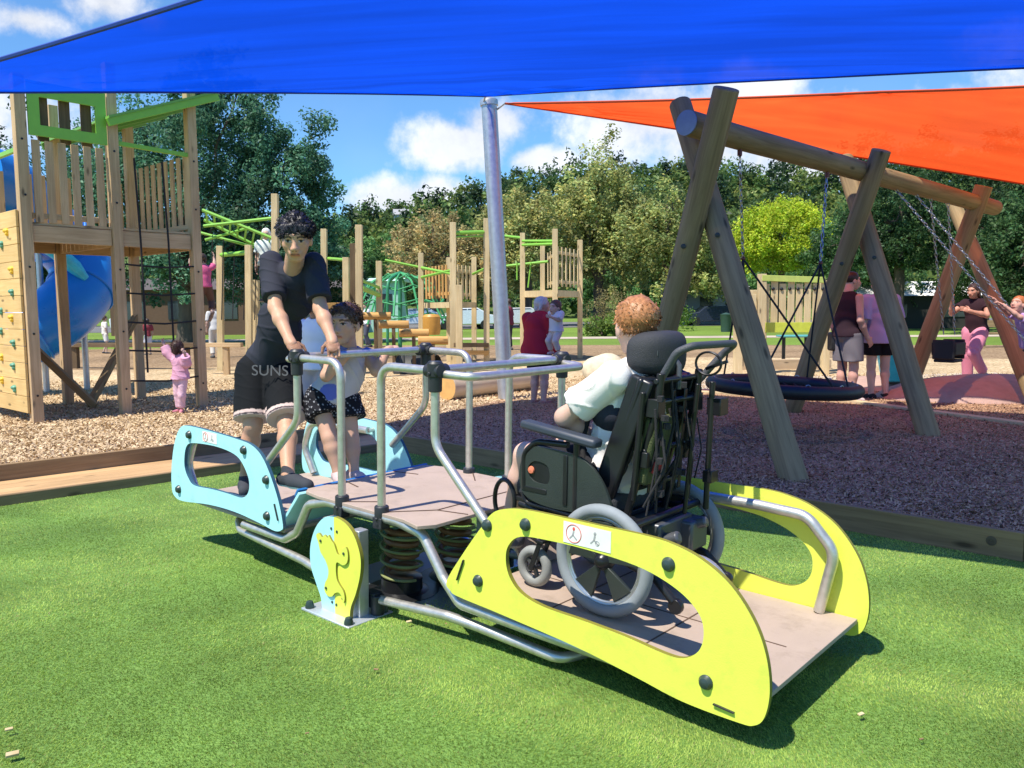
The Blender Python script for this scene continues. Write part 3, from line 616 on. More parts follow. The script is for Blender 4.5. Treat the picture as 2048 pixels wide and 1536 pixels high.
# ---- parked cars
def car(label, c, rz, col, van=False):
    t = thing('parked_car', label, 'car', c, rz, 'cars in the car park'); B = t.matrix_basis
    mb = mat('car_paint_'+str(round(c[0])), col, .25, .2, var=.02, coat=.8); gl = mat('dark_glass', (.03, .04, .05), .1, spec=.8)
    prof = [(-2.1, .3), (-2.15, .75), (-1.9, .92), (-1.2, 1.0), (-.6, 1.42), (.9, 1.45), (1.7, 1.0), (2.1, .95), (2.15, .35)] if not van else [(-2.3, .3), (-2.35, .9), (-2.0, 1.1), (-1.5, 1.85), (2.2, 1.95), (2.3, .35)]
    b = MB(); n = len(prof); vs = [(x, s_*.85*(1 if z < 1.05 else .84), z) for s_ in (-1, 1) for x, z in prof]
    b.add(vs, [tuple(range(n)), tuple(range(2*n-1, n-1, -1))]+[(i, i+1, n+i+1, n+i) for i in range(n-1)]+[(n-1, 0, n, 2*n-1)]); b.build('body', mb, t, bevel=.06, basis=B.copy())
    for s_ in (-1, 1):
        b = MB(); y = s_*.80
        q = [(-1.05, 1.02), (-.58, 1.36), (.15, 1.38), (.15, 1.02)] if not van else [(-1.6, 1.2), (-1.4, 1.7), (-.5, 1.75), (-.5, 1.2)]
        q2 = [(.22, 1.02), (.22, 1.38), (.85, 1.38), (1.4, 1.02)] if not van else [(-.3, 1.2), (-.3, 1.75), (1.8, 1.75), (1.8, 1.2)]
        for qq in (q, q2): b.add([(x, y if z < 1.1 else s_*.745, z) for x, z in qq], [(0, 1, 2, 3)])
        b.build('side_window', gl, t, smooth=False, basis=B.copy())
    for x in (-1.35, 1.35):
        for s_ in (-1, 1): b = MB(); b.lathe((x, s_*.74, .32), (0, s_, 0), [(.001, .12), (.2, .12), (.31, .12), (.32, 0), (.001, 0)], 18); b.build('wheel', BLKRUB, t, basis=B.copy())
    b = MB(); b.box((-2.13, .6, .72), (.06, .3, .12)); b.box((-2.13, -.6, .72), (.06, .3, .12)); b.build('headlight', mat('lamp_glass', (.7, .7, .7), .1), t, basis=B.copy())
car('white car parked left of the mast between two posts', (-3.3, 56, 0), .25, (.72, .75, .78)); car('pale blue-white car just left of the first white car', (-6.9, 60, 0), .2, (.55, .62, .68))
car('silver car partly hidden by the mast and grandmother', (.4, 58, 0), .1, (.6, .6, .58)); car('dark blue car parked in front of the grey kiosk', (14.7, 61, 0), .1, (.03, .04, .07))
car('white van beyond the rope ladder of the tower', (-24.5, 56, 0), .1, (.75, .75, .75), True); car('blue car beyond the tower posts', (-20.0, 55, 0), .05, (.04, .14, .35))
# ---- lamp post, shrubs
lp = thing('lamp_post', 'thin white lamp post between the log swing legs', 'lamp post', (12.2, 61, 0)); b = MB(); b.cyl((12.2, 61, 0), (12.2, 61, 4.4), .09, .06); b.build('pole', mat('white_paint', (.75, .75, .75), .4), lp); b = MB(); b.lathe((12.2, 61, 4.4), (0, 0, 1), [(.06, 0), (.16, .1), (.14, .3), (.001, .36)]); b.build('lamp_head', MATS['white_paint'], lp)
def shrub(label, c, r, col, n=60, leaf=.12, group='low shrubs in the park'):
    t = thing('shrub', label, 'shrub', c, 0, group); b = MB()
    for k in range(7): a = k*2.4; limb(b, c, (c[0]+math.cos(a)*r[0]*.5, c[1]+math.sin(a)*r[1]*.5, c[2]+r[2]), .03, .008, r_)
    b.build('stem', BARK, t, fixn=False); P = crown_pts((c[0], c[1], c[2]+r[2]*.55), (r[0], r[1], r[2]*.7), n, r_, .3, .2, -.6)
    Q, K = leaves(P, np.full((len(P), 3), min(r)*.35), 40, leaf, col, r_); put(np_mesh('foliage', Q, 4, M_LEAF, K), t)
shrub('bright green shrub beside the seated boy head', (*g(1335, 662), 0), (1.5, 1.2, 1.2), (.11, .20, .03)); shrub('low green shrub right of the small child held up', (*g(1245, 668), 0), (1.4, 1, .9), (.13, .22, .03)); shrub('straw-coloured shrub under the olive tree', (*g(1235, 655), 0), (2.2, 1.4, 2.0), (.28, .24, .11)); shrub('spiky green plant left of the bright green shrub', (*g(1205, 672), 0), (.8, .8, .6), (.14, .22, .04))
# ---- boulder and log
b = MB(); c = Vector(g(1203, 765)).to_3d(); b.sphere((c.x+.04, c.y, .22), (.36, .30, .30), 20, 14); 
for i, v in enumerate(b.v): k = 1+.09*math.sin(v[0]*9+v[2]*7)+.07*math.cos(v[1]*11-v[2]*5); b.v[i] = (c.x+(v[0]-c.x)*k, c.y+(v[1]-c.y)*k, .22+(v[2]-.22)*k)
tag(b.build('boulder', mat('pale_rock', (.62, .54, .38), .9, var=.2, bump=.6, bscale=12), ang=60), 'pale sandy boulder left of the boy in the wheelchair', 'boulder')
l0, l1 = Vector((*g(893, 802), .2)), Vector((*g(1075, 778), .2)); lg = thing('log', 'fat stripped log lying in the bark behind the handrail', 'log', tuple(l0))
beam('trunk_wood', l0, l1, .19, 0, wood('stripped_log', (.70, .58, .42), (.55, .43, .29), gs=.6), lg, round_=True, r1=.17)
b = MB(); dd = (l1-l0).normalized(); b.lathe(l0-dd*.004, -dd, [(.19, 0), (.13, .003), (.001, .004)]); b.build('cut_end', mat('cut_wood', (.66, .38, .12), .8), lg)
for lab, x_, y_, s_ in (('tiny pale bark chip lying on the turf at bottom left', 25, 1508, .022), ('small bark chip on the turf under the seesaw front', 818, 1243, .014), ('bark chip on the turf at lower right of the seesaw', 1722, 1428, .014), ('tiny bark chip on the turf just above the bottom left one', 18, 1458, .014)):
    c = G(x_, y_, .028); b = MB(); b.box(c, (s_*1.6, s_*.8, s_*.4), Matrix.Rotation(.5, 3, 'Z') @ Matrix.Rotation(.2, 3, 'X')); tag(b.build('bark_chip', WPALE, bevel=.001), lab, 'bark chip')
for k in range(26):
    c = Vector((RNG.uniform(-2.6, 2.2), RNG.uniform(2.0, 6.2), .024)); b = MB(); s_ = RNG.uniform(.006, .012); b.box(c, (s_*1.8, s_*.7, s_*.4), Matrix.Rotation(RNG.uniform(0, 3), 3, 'Z') @ Matrix.Rotation(RNG.uniform(-.4, .4), 3, 'X'))
    if inside(TURF, np.array([c.x]), np.array([c.y]))[0]: tag(b.build('bark_crumb', WKERB, bevel=.0006), 'tiny brown bark crumb dropped on the green turf', 'bark crumb', 'bark crumbs scattered over the turf')

# ================================================================ SEE-SAW (built in its own frame: a along, b towards the camera, c up)
def l(a, b, c): return Vector((a, -b, c))
ss = thing('seesaw', 'big accessible seesaw with steel rails, light blue end and yellow ramp end', 'seesaw', matrix=LM.copy())
def sb_(m, name, mats, parent=ss, **k): return m.build(name, mats, parent, basis=LM.copy(), **k)
YO = [(.581, .067), (.673, .201), (.774, .331), (.82, .385), (.88, .414), (1.002, .432), (1.312, .436), (1.50, .438), (1.60, .430), (1.70, .403), (1.80, .345), (1.878, .254), (1.921, .158), (1.937, .054), (1.925, -.03), (1.895, -.068), (1.84, -.078), (1.646, -.076), (1.467, -.05), (1.216, -.019), (.86, .005), (.646, .016), (.60, .03)]
YH = [(.895, .22), (.907, .28), (.968, .327), (1.119, .34), (1.314, .34), (1.494, .325), (1.624, .284), (1.697, .229), (1.717, .169), (1.702, .108), (1.65, .068), (1.578, .062), (1.423, .077), (1.257, .084), (1.078, .088), (.971, .112), (.915, .16)]
BO = [(-.58, .045), (-.565, .075), (-.60, .19), (-.67, .315), (-.745, .40), (-.84, .442), (-.98, .455), (-1.25, .466), (-1.46, .468), (-1.56, .448), (-1.635, .35), (-1.680, .20), (-1.685, .08), (-1.655, .035), (-1.56, .022), (-1.275, .052), (-1.02, .060), (-.783, .045), (-.64, .03)]
BH = [(-1.526, .279), (-1.50, .345), (-1.43, .375), (-1.204, .388), (-1.02, .375), (-.93, .34), (-.865, .26), (-.87, .19), (-.93, .15), (-1.05, .148), (-1.218, .146), (-1.422, .136), (-1.49, .17), (-1.525, .22)]
WP = .4476
def bolt(parent, a, b_, c, s_, r=.019):
    m = MB(); m.lathe(l(a, b_, c), (0, -s_, 0), [(r*1.15, 0), (r*1.15, .004), (r, .008), (r*.8, .016), (r*.35, .02), (.0005, .0205)], 18); sb_(m, 'bolt', BOLT, parent)
for s_ in (1, -1):
    for lab, OUT, HOL, m1, m2, bl, tb in (('yellow cut-out side panel', YO, YH, YEL, YELE, [(.8, .337), (.99, .377), (.755, .108), (1.586, .362), (1.731, .015)], [(1.0, .375), (1.50, .38), (1.70, .372), (1.815, .25), (1.765, .005)]), ('light blue cut-out side panel', BO, BH, CYAN, CYANE, [(-1.46, .418), (-.90, .405), (-.70, .28), (-1.60, .085), (-.70, .095)], [(-.95, .40), (-1.35, .40), (-1.52, .38), (-1.60, .22), (-1.50, .06)])):
        fr = (l(0, s_*(WP+.0), 0), l(1, 0, 0), l(0, 0, 1), l(0, s_, 0)); m = MB()
        m.plate(smooth_loop(OUT, 5), [smooth_loop(HOL, 5)], .019, fr, 0, 1); pn = sb_(m, 'side_panel', [m1, m2], bevel=.003, ang=30); pn['label'] = lab
        for a, c in bl: bolt(pn, a, s_*(WP+.0095), c, s_, .021)
        m = MB(); m.tube(fillet([l(a, s_*(WP-.05), c) for a, c in tb], .1, 8), .0215, 16)
        a, c = tb[0]; m.cyl(l(a, s_*(WP-.05), c), l(a, s_*(WP-.008), c), .012)
        sb_(m, 'grab_tube', STEEL)
m = MB()
for s_ in (1, -1): pass
for (a, c, da, dc) in ((.66, .13, .018, .045),): m.bar(l(a-da, WP+.012, c-dc), l(a+da, WP+.012, c+dc), .004, .013, up=l(0, 1, 0))
m.bar(l(1.76, WP+.012, -.045), l(1.83, WP+.012, -.05), .004, .012, up=l(0, 1, 0)); m.bar(l(-.60, WP+.012, .09), l(-.63, WP+.012, .17), .004, .012, up=l(0, 1, 0)); sb_(m, 'slot', BLACK, smooth=False)
# pictogram stickers
def sticker(a, c, s_, k=1.0):
    y = WP+.0095; m = MB(); wt = mat('sticker_white', (.80, .80, .76), .4); gy = mat('sticker_grey', (.35, .35, .36), .5); rd = mat('sticker_red', (.70, .10, .08), .5)
    m.box(l(a, y*s_+.001*s_, c), (.20*k, .002, .075*k), None, 0)
    def ring(ca, cc_, r, mi): m.torus(l(ca, (y+.0025)*s_, cc_), l(0, 1, 0), r, .0016, 28, 5, mi)
    ring(a-.055*k, c, .032*k, 2)
    for ca in (a-.055*k, a+.035*k):
        m.sphere(l(ca, (y+.002)*s_, c+.017*k), (.006*k, .0012, .007*k), 10, 6, 2 if ca < a else 1); m.bar(l(ca, (y+.002)*s_, c+.01*k), l(ca-.004*k, (y+.002)*s_, c-.008*k), .007*k, .0015, up=l(0, 1, 0), mi=1)
        m.bar(l(ca-.004*k, (y+.002)*s_, c-.006*k), l(ca-.018*k, (y+.002)*s_, c-.02*k), .005*k, .0015, up=l(0, 1, 0), mi=1); m.bar(l(ca-.002*k, (y+.002)*s_, c-.006*k), l(ca+.014*k, (y+.002)*s_, c-.02*k), .005*k, .0015, up=l(0, 1, 0), mi=1)
    m.torus(l(a+.045*k, (y+.0025)*s_, c-.014*k), l(0, 1, 0), .008*k, .0013, 16, 5, 1)
    sb_(m, 'warning_sticker', [wt, gy, rd], smooth=False)
sticker(1.265, .387, 1); sticker(-1.24, .428, 1, .75)
# decks
m = MB(); m.box(l(1.245, 0, -.009), (1.31, .865, .018)); dk = sb_(m, 'lower_deck', DECK, bevel=.002); dk['label'] = 'lower brown deck between the yellow panels'
m = MB(); 
for a in (.97, 1.42): m.box(l(a, 0, .0005), (.006, .86, .003))
m.box(l(1.2, -.0, .0005), (1.2, .005, .0028)); sb_(m, 'deck_joint', mat('joint_dark', (.10, .06, .04), .8), smooth=False)
m = MB(); m.box(l(-1.10, 0, .032), (1.02, .865, .018)); sb_(m, 'lower_deck', DECK, bevel=.002)['label'] = 'lower brown deck between the light blue panels'
m = MB(); PO = [(-.46, -.40), (-.33, -.44), (.33, -.44), (.46, -.40), (.46, .40), (.42, .47), (.30, .44), (-.30, .44), (-.42, .42), (-.46, .38)]
m.plate([(a, -b_) for a, b_ in PO][::-1], [], .016, (l(0, 0, .255), l(1, 0, 0), Vector((0, 1, 0)), l(0, 0, 1)), 0); sb_(m, 'raised_deck', DECK, bevel=.002, ang=30)
for s_ in (1, -1):
    for q0, q1 in (((.15, .43), (.30, .24)), ((.30, .24), (.45, .2)), ((-.12, .43), (.02, .30)), ((-.3, .2), (-.45, .16)), ((.30, .24), (.30, .001))):
        m = MB(); m.bar(l(q0[0], s_*q0[1], .2645), l(q1[0], s_*q1[1], .2645), .006, .003); sb_(m, 'deck_seam', MATS['joint_dark'], smooth=False)
for sg, mm_, e in ((-1, CYAN, .04), (1, DECK, .0)):
    m = MB(); bo_ = 0 if sg < 0 else -.20; m.bar(l(sg*.465, bo_, .245), l(sg*.63, bo_, e+.01), .86 if sg < 0 else .44, .016, up=l(0, 0, 1)); sb_(m, 'ramp_plate', mm_, bevel=.002)
m = MB(); m.bar(l(-.475, 0, .262), l(-.50, 0, .226), .86, .012, up=l(0, 0, 1)); sb_(m, 'ramp_lip', mat('mid_blue', (.02, .17, .45), .45), bevel=.002)
m = MB()
for s_ in (1, -1):
    m.tube(fillet([l(-.98, s_*.42, -.01), l(-.60, s_*.42, -.012), l(-.50, s_*.42, .04), l(-.40, s_*.42, .20), l(-.25, s_*.42, .238), l(.25, s_*.42, .238), l(.40, s_*.42, .215), l(.52, s_*.42, .06), l(.62, s_*.42, -.03), l(1.0, s_*.42, -.035), l(1.7, s_*.42, -.035)], .07, 7), .022, 14)
for a in (-.3, .3): m.cyl(l(a, -.42, .232), l(a, .42, .232), .018)
for a in (-.75, .7, 1.2, 1.7): m.cyl(l(a, -.42, -.02 if a < 0 else -.035), l(a, .42, -.02 if a < 0 else -.035), .018)
sb_(m, 'frame_tube', STEEL)
# end gates: posts, clamps, cross bars
P_, Q_, W, HT = .1392, .4756, .421, .905
for s_ in (1, -1):
    for sg in (1, -1):
        m = MB(); m.tube(fillet([l(sg*P_, s_*W, .22), l(sg*P_, s_*W, HT), l(sg*Q_, s_*W, HT)], .085, 9), .0185, 16); sb_(m, 'upright_tube', STEEL)
        m = MB(); m.tube(fillet([l(sg*Q_, s_*W, HT-.02), l(sg*Q_, s_*W, .60), l(sg*.77, s_*(W+.005), .33)], .12, 8), .0185, 16); sb_(m, 'slanted_tube', STEEL)
        m = MB(); m.lathe(l(sg*P_, s_*W, .20), l(0, 0, 1), [(.030, 0), (.032, .004), (.032, .085), (.030, .09), (.019, .091)], 18); m.box(l(sg*P_, s_*(W+.004), .215), (.058, .05, .05)); m.lathe(l(sg*P_, s_*(W+.03), .235), (0, -s_, 0), [(.008, 0), (.008, .006), (.001, .007)], 8)
        sb_(m, 'post_clamp', BLACK, bevel=.003)
        m = MB(); m.lathe(l(sg*Q_, s_*W, HT-.085), l(0, 0, 1), [(.024, 0), (.028, .004), (.029, .06), (.033, .065), (.034, .115), (.026, .125), (.001, .126)], 18)
        m.cyl(l(sg*(Q_-.045), s_*W, HT), l(sg*(Q_+.035), s_*W, HT), .028); m.cyl(l(sg*Q_, s_*(W-.06), HT), l(sg*Q_, s_*W, HT), .028); m.lathe(l(sg*Q_, s_*(W+.032), HT-.01), (0, -s_, 0), [(.008, 0), (.008, .006), (.001, .007)], 8)
        sb_(m, 'corner_clamp', BLACK, bevel=.002)
for sg in (1, -1):
    m = MB(); m.cyl(l(sg*Q_, -W, HT+.004), l(sg*Q_, W, HT+.004), .0175, n=16); sb_(m, 'cross_bar', STEEL)
    m = MB(); m.tube(fillet([l(sg*Q_, W-.02, HT-.012), l(sg*(Q_+.16), W-.045, HT-.018), l(sg*(Q_+.16), -W+.045, HT-.018), l(sg*Q_, -W+.02, HT-.012)], .07, 8), .0175, 16); sb_(m, 'grab_bar', STEEL)
# lower bumper rails
m = MB()
for s_ in (1, -1):
    m.tube(fillet([l(.08, s_*.44, -.135), l(.55, s_*.42, -.10), l(.70, s_*.40, -.11), l(1.10, s_*.38, -.13), l(1.16, s_*.26, -.12), l(1.12, s_*.1, -.11)], .08, 6), .0205, 14)
    m.tube(fillet([l(-.08, s_*.44, -.135), l(-.45, s_*.42, -.09), l(-1.05, s_*.40, -.06), l(-1.18, s_*.34, -.03), l(-1.15, s_*.16, -.02)], .08, 6), .0205, 14)
sb_(m, 'bumper_rail', STEEL)
for s_ in (1, -1):
    for a in (.10, -.10): m = MB(); m.box(l(a, s_*.44, -.135), (.07, .05, .07)); m.cyl(l(a*1.3, s_*.44, -.2), l(a*1.3, s_*.44, -.11), .03); sb_(m, 'rail_stop', BLACK, bevel=.004)
# central stands
OV = [(-.01, .240), (-.085, .222), (-.15, .16), (-.188, .07), (-.186, -.02), (-.15, -.09), (-.115, -.15), (-.105, -.20), (-.10, -.207), (.085, -.207), (.09, -.195), (.10, -.14), (.135, -.07), (.165, .02), (.168, .10), (.13, .18), (.07, .226)]
def clip_half(poly, left):
    x0 = -.012; out = []; n = len(poly)
    for i in range(n):
        p, q = poly[i], poly[(i+1) % n]; ip = (p[0] <= x0) == left; iq = (q[0] <= x0) == left
        if ip: out.append(p)
        if ip != iq: t = (x0-p[0])/(q[0]-p[0]); out.append((x0, p[1]+t*(q[1]-p[1])))
    return out
ovs = smooth_loop(OV, 5)
for s_ in (1, -1):
    fr = (l(0, s_*.555, 0), l(1, 0, 0), l(0, 0, 1), l(0, s_, 0))
    m = MB(); m.plate(clip_half(ovs, True), [], .019, fr, 0, 1); h1 = sb_(m, 'emblem_panel', [CYAN, CYANE], bevel=.002, ang=30); h1['label'] = 'light blue half of the rounded stand panel'
    m = MB(); m.plate(clip_half(ovs, False), [], .019, fr, 0, 1); h2 = sb_(m, 'emblem_panel', [YEL, YELE], bevel=.002, ang=30); h2['label'] = 'yellow half of the rounded stand panel'
    # abstract raised figure
    fig = [(-.115, .105), (-.13, .135), (-.11, .15), (-.085, .135), (-.07, .15), (-.045, .14), (-.04, .155), (-.02, .135), (.0, .12), (.02, .085), (.04, .085), (.055, .11), (.08, .125), (.095, .10), (.09, .06), (.06, .04), (.02, .045), (.01, .02), (.015, -.03), (.035, -.055), (.06, -.075), (.07, -.105), (.06, -.13), (.05, -.105), (.03, -.09), (.0, -.10), (-.02, -.12), (-.05, -.125), (-.075, -.105), (-.07, -.07), (-.05, -.04), (-.045, .0), (-.07, .04), (-.10, .065)]
    m = MB(); m.plate(smooth_loop(fig, 3), [], .012, (l(0, s_*.568, 0), l(1, 0, 0), l(0, 0, 1), l(0, s_, 0)), 0, 1); sb_(m, 'relief_figure', [mat('pale_yellow_board', (.68, .76, .10), .45, var=.03), YELE], h2, bevel=.0015, ang=30)
    m = MB()
    for a, c in ((-.03, .185), (.01, .178), (.068, .095), (-.095, .118), (-.06, -.09), (-.03, -.15), (.0, -.155), (.045, -.115)): m.lathe(l(a, s_*(.5755 if (a, c) in ((.068, .095), (-.095, .118), (-.06, -.09)) else .5645), c), (0, -s_, 0), [(.0065, 0), (.006, .003), (.001, .004)], 10)
    sb_(m, 'rivet', BOLT, h2)
    m = MB(); m.box(l(-.01, s_*.535, -.05), (.20, .02, .30)); m.box(l(.085, s_*.50, -.01), (.055, .055, .40)); m.box(l(-.105, s_*.50, -.01), (.055, .055, .40)); sb_(m, 'stand_post', GALV, bevel=.004)
    m = MB(); m.box(l(-.01, s_*.50, -.203), (.34, .25, .012)); sb_(m, 'base_plate', mat('pale_galvanised', (.62, .67, .72), .45, .6), bevel=.003)
    m = MB()
    for a in (-.15, .13):
        for q in (.405, .60): m.lathe(l(a, s_*q, -.197), l(0, 0, 1), [(.02, 0), (.02, .012), (.014, .03), (.002, .034)], 12)
    sb_(m, 'anchor_bolt', BOLT)
# springs under the centre
SPR = mat('spring_brown', (.24, .115, .05), .5, .2); OLV = mat('spring_olive', (.26, .29, .11), .5, .1)
for a, b_ in ((-.02, .165), (.03, -.145)):
    for R_, r, mt, nt_, nm in ((.072, .014, SPR, 6, 'coil_spring'), (.098, .007, OLV, 5.0, 'outer_spring')):
        m = MB(); m.tube([l(a+R_*math.cos(t), b_+R_*math.sin(t), -.13+.33*t/(2*PI*nt_)) for t in np.linspace(0, 2*PI*nt_, 150)], r, 8); sb_(m, nm, mt)
    m = MB(); m.lathe(l(a, b_, -.208), l(0, 0, 1), [(.18, 0), (.18, .012), (.13, .013), (.13, .012), (.10, .02), (.098, .075), (.09, .08), (.001, .081)], 24); sb_(m, 'spring_mount', BLKMET); m = MB(); m.lathe(l(a, b_, .19), l(0, 0, 1), [(.001, 0), (.10, 0), (.10, .045), (.001, .046)], 24); sb_(m, 'spring_cap', BLKMET)
m = MB(); m.box(l(0, 0, -.203), (.85, .62, .010)); sb_(m, 'ground_plate', mat('blue_grey_plate', (.22, .27, .33), .5, .5), bevel=.003)

# ================================================================ WHEELCHAIR
CB = -.08
wc = thing('wheelchair', 'black tilt wheelchair with grey tyres standing on the brown seesaw deck', 'wheelchair', matrix=LM @ Matrix.Translation(l(1.0, CB, 0)))
def wb(m, name, mats, parent=wc, **k): return m.build(name, mats, parent, basis=LM.copy(), **k)
VIN = mat('black_upholstery', (.030, .032, .038), .62, bump=.5, bscale=350); GUARD = mat('side_guard_plastic', (.026, .034, .031), .38, bump=.15, bscale=200); GREYP = mat('dark_grey_paint', (.10, .105, .115), .35, .4)
for b_, s_ in ((.20, 1), (-.36, -1)):
    c = l(1.16, b_, .217); m = MB(); m.torus(c, (0, 1, 0), .192, .025, 56, 14); ty = wb(m, 'rear_wheel', RUBBER)
    m = MB(); m.torus(c, (0, 1, 0), .166, .009, 48, 8); m.torus(c, (0, 1, 0), .158, .005, 48, 6); wb(m, 'rim', mat('rim_silver', (.45, .47, .48), .3, .8), ty)
    m = MB(); pts = []
    for k in range(5): # five-spoke cast centre
        a0 = 2*PI*k/5+.35
        for t, r0, r1 in ((0, 0, 0),): 
            d = Vector((math.cos(a0), 0, math.sin(a0))); e = Vector((-math.sin(a0), 0, math.cos(a0)))
            ang_ = [(.03, -.35), (.03, .35), (.158, .30), (.158, -.30)]
            vs = []
            for yy in (-.008, .008):
                for r, q in ang_: vs.append(c+(d*math.cos(q)+e*math.sin(q))*r+Vector((0, yy-s_*.004*(r < .1), 0)))
            m.add(vs, [(0, 1, 2, 3), (7, 6, 5, 4), (0, 4, 5, 1), (1, 5, 6, 2), (2, 6, 7, 3), (3, 7, 4, 0)])
    wb(m, 'spokes', GUARD, ty, bevel=.002)
    m = MB(); m.lathe(c+Vector((0, s_*.02, 0)), (0, -s_, 0), [(.04, 0), (.042, .012), (.036, .03), (.022, .05), (.012, .055), (.001, .056)], 22); wb(m, 'hub', BLKMET, ty)
for b_, s_ in ((.13, 1), (-.29, -1)):
    c = l(.77, b_, .09); m = MB(); m.torus(c, (0, 1, 0), .066, .021, 36, 12); cw = wb(m, 'caster_wheel', mat('caster_grey', (.25, .26, .25), .6))
    m = MB(); m.torus(c, (0, 1, 0), .046, .006, 24, 6); [m.bar(c+Vector((math.cos(q)*.01, 0, math.sin(q)*.01)), c+Vector((math.cos(q)*.048, 0, math.sin(q)*.048)), .016, .012, up=(0, 1, 0)) for q in (0, 1.257, 2.513, 3.77, 5.03)]; m.cyl(c-Vector((0, .02, 0)), c+Vector((0, .02, 0)), .014); wb(m, 'caster_hub', GREYP, cw)
    m = MB()
    for q in (-.03, .03): m.bar(c+Vector((0, q, -.01)), c+Vector((.05, q, .115)), .022, .006, up=(0, 1, 0))
    m.box(c+Vector((.05, 0, .12)), (.04, .075, .012)); m.cyl(c+Vector((.05, 0, .12)), c+Vector((.05, 0, .22)), .018); wb(m, 'caster_fork', BLKMET, bevel=.002)
m = MB() # base frame
for b_ in (.12, -.28):
    m.tube(fillet([l(.68, b_, .34), l(.82, b_, .32), l(1.0, b_, .26), l(1.16, b_, .217), l(1.34, b_, .17), l(1.42, b_, .10)], .06, 5), .0165, 12)
    m.tube(fillet([l(.82, b_, .32), l(1.1, b_, .335), l(1.26, b_, .36)], .05, 4), .015, 12); m.tube([l(1.16, b_, .22), l(1.24, b_, .38)], .014, 10); m.box(l(1.15, b_, .25), (.11, .03, .11))
    m.lathe(l(1.43, b_, .085), (0, 1, 0), [(.001, -.012), (.028, -.012), (.03, 0), (.028, .012), (.001, .012)], 14)
for a, c in ((.82, .32), (1.16, .217), (1.26, .36), (1.05, .27)): m.cyl(l(a, .19, c), l(a, -.35, c), .016)
m.tube([l(1.0, -.2, .26), l(1.26, .05, .36)], .012); m.tube([l(1.0, .05, .26), l(1.26, -.2, .36)], .012)
wb(m, 'base_frame', BLKMET, bevel=.001)
m = MB(); m.box(l(1.20, -.10, .30), (.20, .26, .09)); m.box(l(1.28, -.20, .27), (.14, .13, .12)); m.cyl(l(1.10, .02, .2), l(1.36, -.02, .30), .026); m.cyl(l(1.10, -.16, .22), l(1.38, -.2, .33), .022); wb(m, 'tilt_mechanism', GREYP, bevel=.01)
m = MB(); m.box(l(.90, CB, .405), (.50, .40, .075)); wb(m, 'seat_cushion', VIN, bevel=.02)
m = MB(); m.box(l(.90, CB, .36), (.52, .42, .02)); wb(m, 'seat_pan', BLKMET, bevel=.003)
for b_, s_ in ((.165, 1), (-.325, -1)):
    m = MB(); gl_ = smooth_loop([(.735, .56), (.76, .60), (.88, .605), (1.02, .59), (1.10, .54), (1.155, .46), (1.16, .40), (1.06, .375), (.92, .365), (.80, .375), (.73, .41), (.715, .49)], 4)
    gh = smooth_loop([(.765, .52), (.80, .545), (.86, .535), (.875, .49), (.86, .46), (.80, .46), (.765, .485)], 3)
    m.plate(gl_, [gh], .014, (l(0, b_, 0), l(1, 0, 0), l(0, 0, 1), l(0, s_, 0)), 0); gd = wb(m, 'side_guard', GUARD, bevel=.005, ang=30)
    m = MB(); m.plate(gh, [], .01, (l(0, b_-.004*s_, 0), l(1, 0, 0), l(0, 0, 1), l(0, s_, 0)), 0); m.box(l(.955, b_+s_*.008, .49), (.02, .01, .20)); m.box(l(.80, b_+s_*.006, .425), (.12, .008, .02)); wb(m, 'guard_inset', BLKMET, gd, bevel=.002)
    m = MB(); m.lathe(l(.778, b_+s_*.004, .505), (0, -s_, 0), [(.016, 0), (.014, .006), (.001, .008)], 14); wb(m, 'orange_reflector', mat('reflector_orange', (.75, .22, .12), .3), gd)
    m = MB(); m.tube(fillet([l(.74, b_, .42), l(.735, b_, .57), l(.80, b_, .625), l(.96, b_, .63)], .07, 6), .013, 12); m.tube(fillet([l(.72, b_-.01, .40), l(.74, b_-.01, .36), l(1.1, b_-.01, .345)], .04, 5), .010, 10); m.tube([l(1.0, b_, .36), l(1.0, b_, .66)], .013, 10); wb(m, 'armrest_tube', BLKMET)
    m = MB(); m.bar(l(.745, b_+.015*s_, .695), l(1.115, b_+.015*s_, .655), .062, .036, up=l(0, 0, 1)); wb(m, 'armrest_pad', mat('armrest_blue_black', (.035, .045, .065), .5), bevel=.012)
m = MB() # backrest shell, leaning
bt, bb_ = l(1.245, CB, .91), l(1.085, CB, .43); m.bar(bb_, bt, .38, .03, up=l(1, 0, -.35)); 
for s_ in (1, -1): m.bar(bb_+l(0, s_*.185, 0), bt+l(0, s_*.165, 0), .035, .10, up=l(1, 0, -.35))
wb(m, 'backrest_shell', BLKMET, bevel=.012)
m = MB(); m.bar(bb_+l(-.03, 0, .0), bt+l(-.03, 0, 0), .34, .05, up=l(1, 0, -.35)); wb(m, 'backrest_pad', VIN, bevel=.02)
m = MB()
for b_ in (.07, -.22): m.tube(fillet([l(1.16, b_, .30), l(1.20, b_, .45), l(1.30, b_, .80), l(1.31, b_, .93)], .1, 6), .0155, 12); m.box(l(1.25, b_, .60), (.05, .05, .06)); m.box(l(1.29, b_, .80), (.055, .055, .07))
for a, c in ((1.21, .48), (1.255, .63), (1.30, .82), (1.30, .90)): m.cyl(l(a, .09, c), l(a, -.24, c), .011)
m.tube([l(1.35, -.26, .88), l(1.34, -.26, .36)], .012, 10); m.tube([l(1.35, -.14, .88), l(1.31, -.14, .36)], .009, 10); m.box(l(1.355, -.26, .50), (.04, .06, .05)); m.box(l(1.36, -.29, .78), (.06, .07, .07))
for k in range(3): m.bar(l(1.24+.02*k, .02-.08*k, .46), l(1.29+.01*k, .02-.07*k, .86), .022, .006, up=(1, 0, 0))
m.tube([l(1.22, .10, .44), l(1.26, .11, .86)], .012, 8)
wb(m, 'back_frame', BLKMET, bevel=.003)
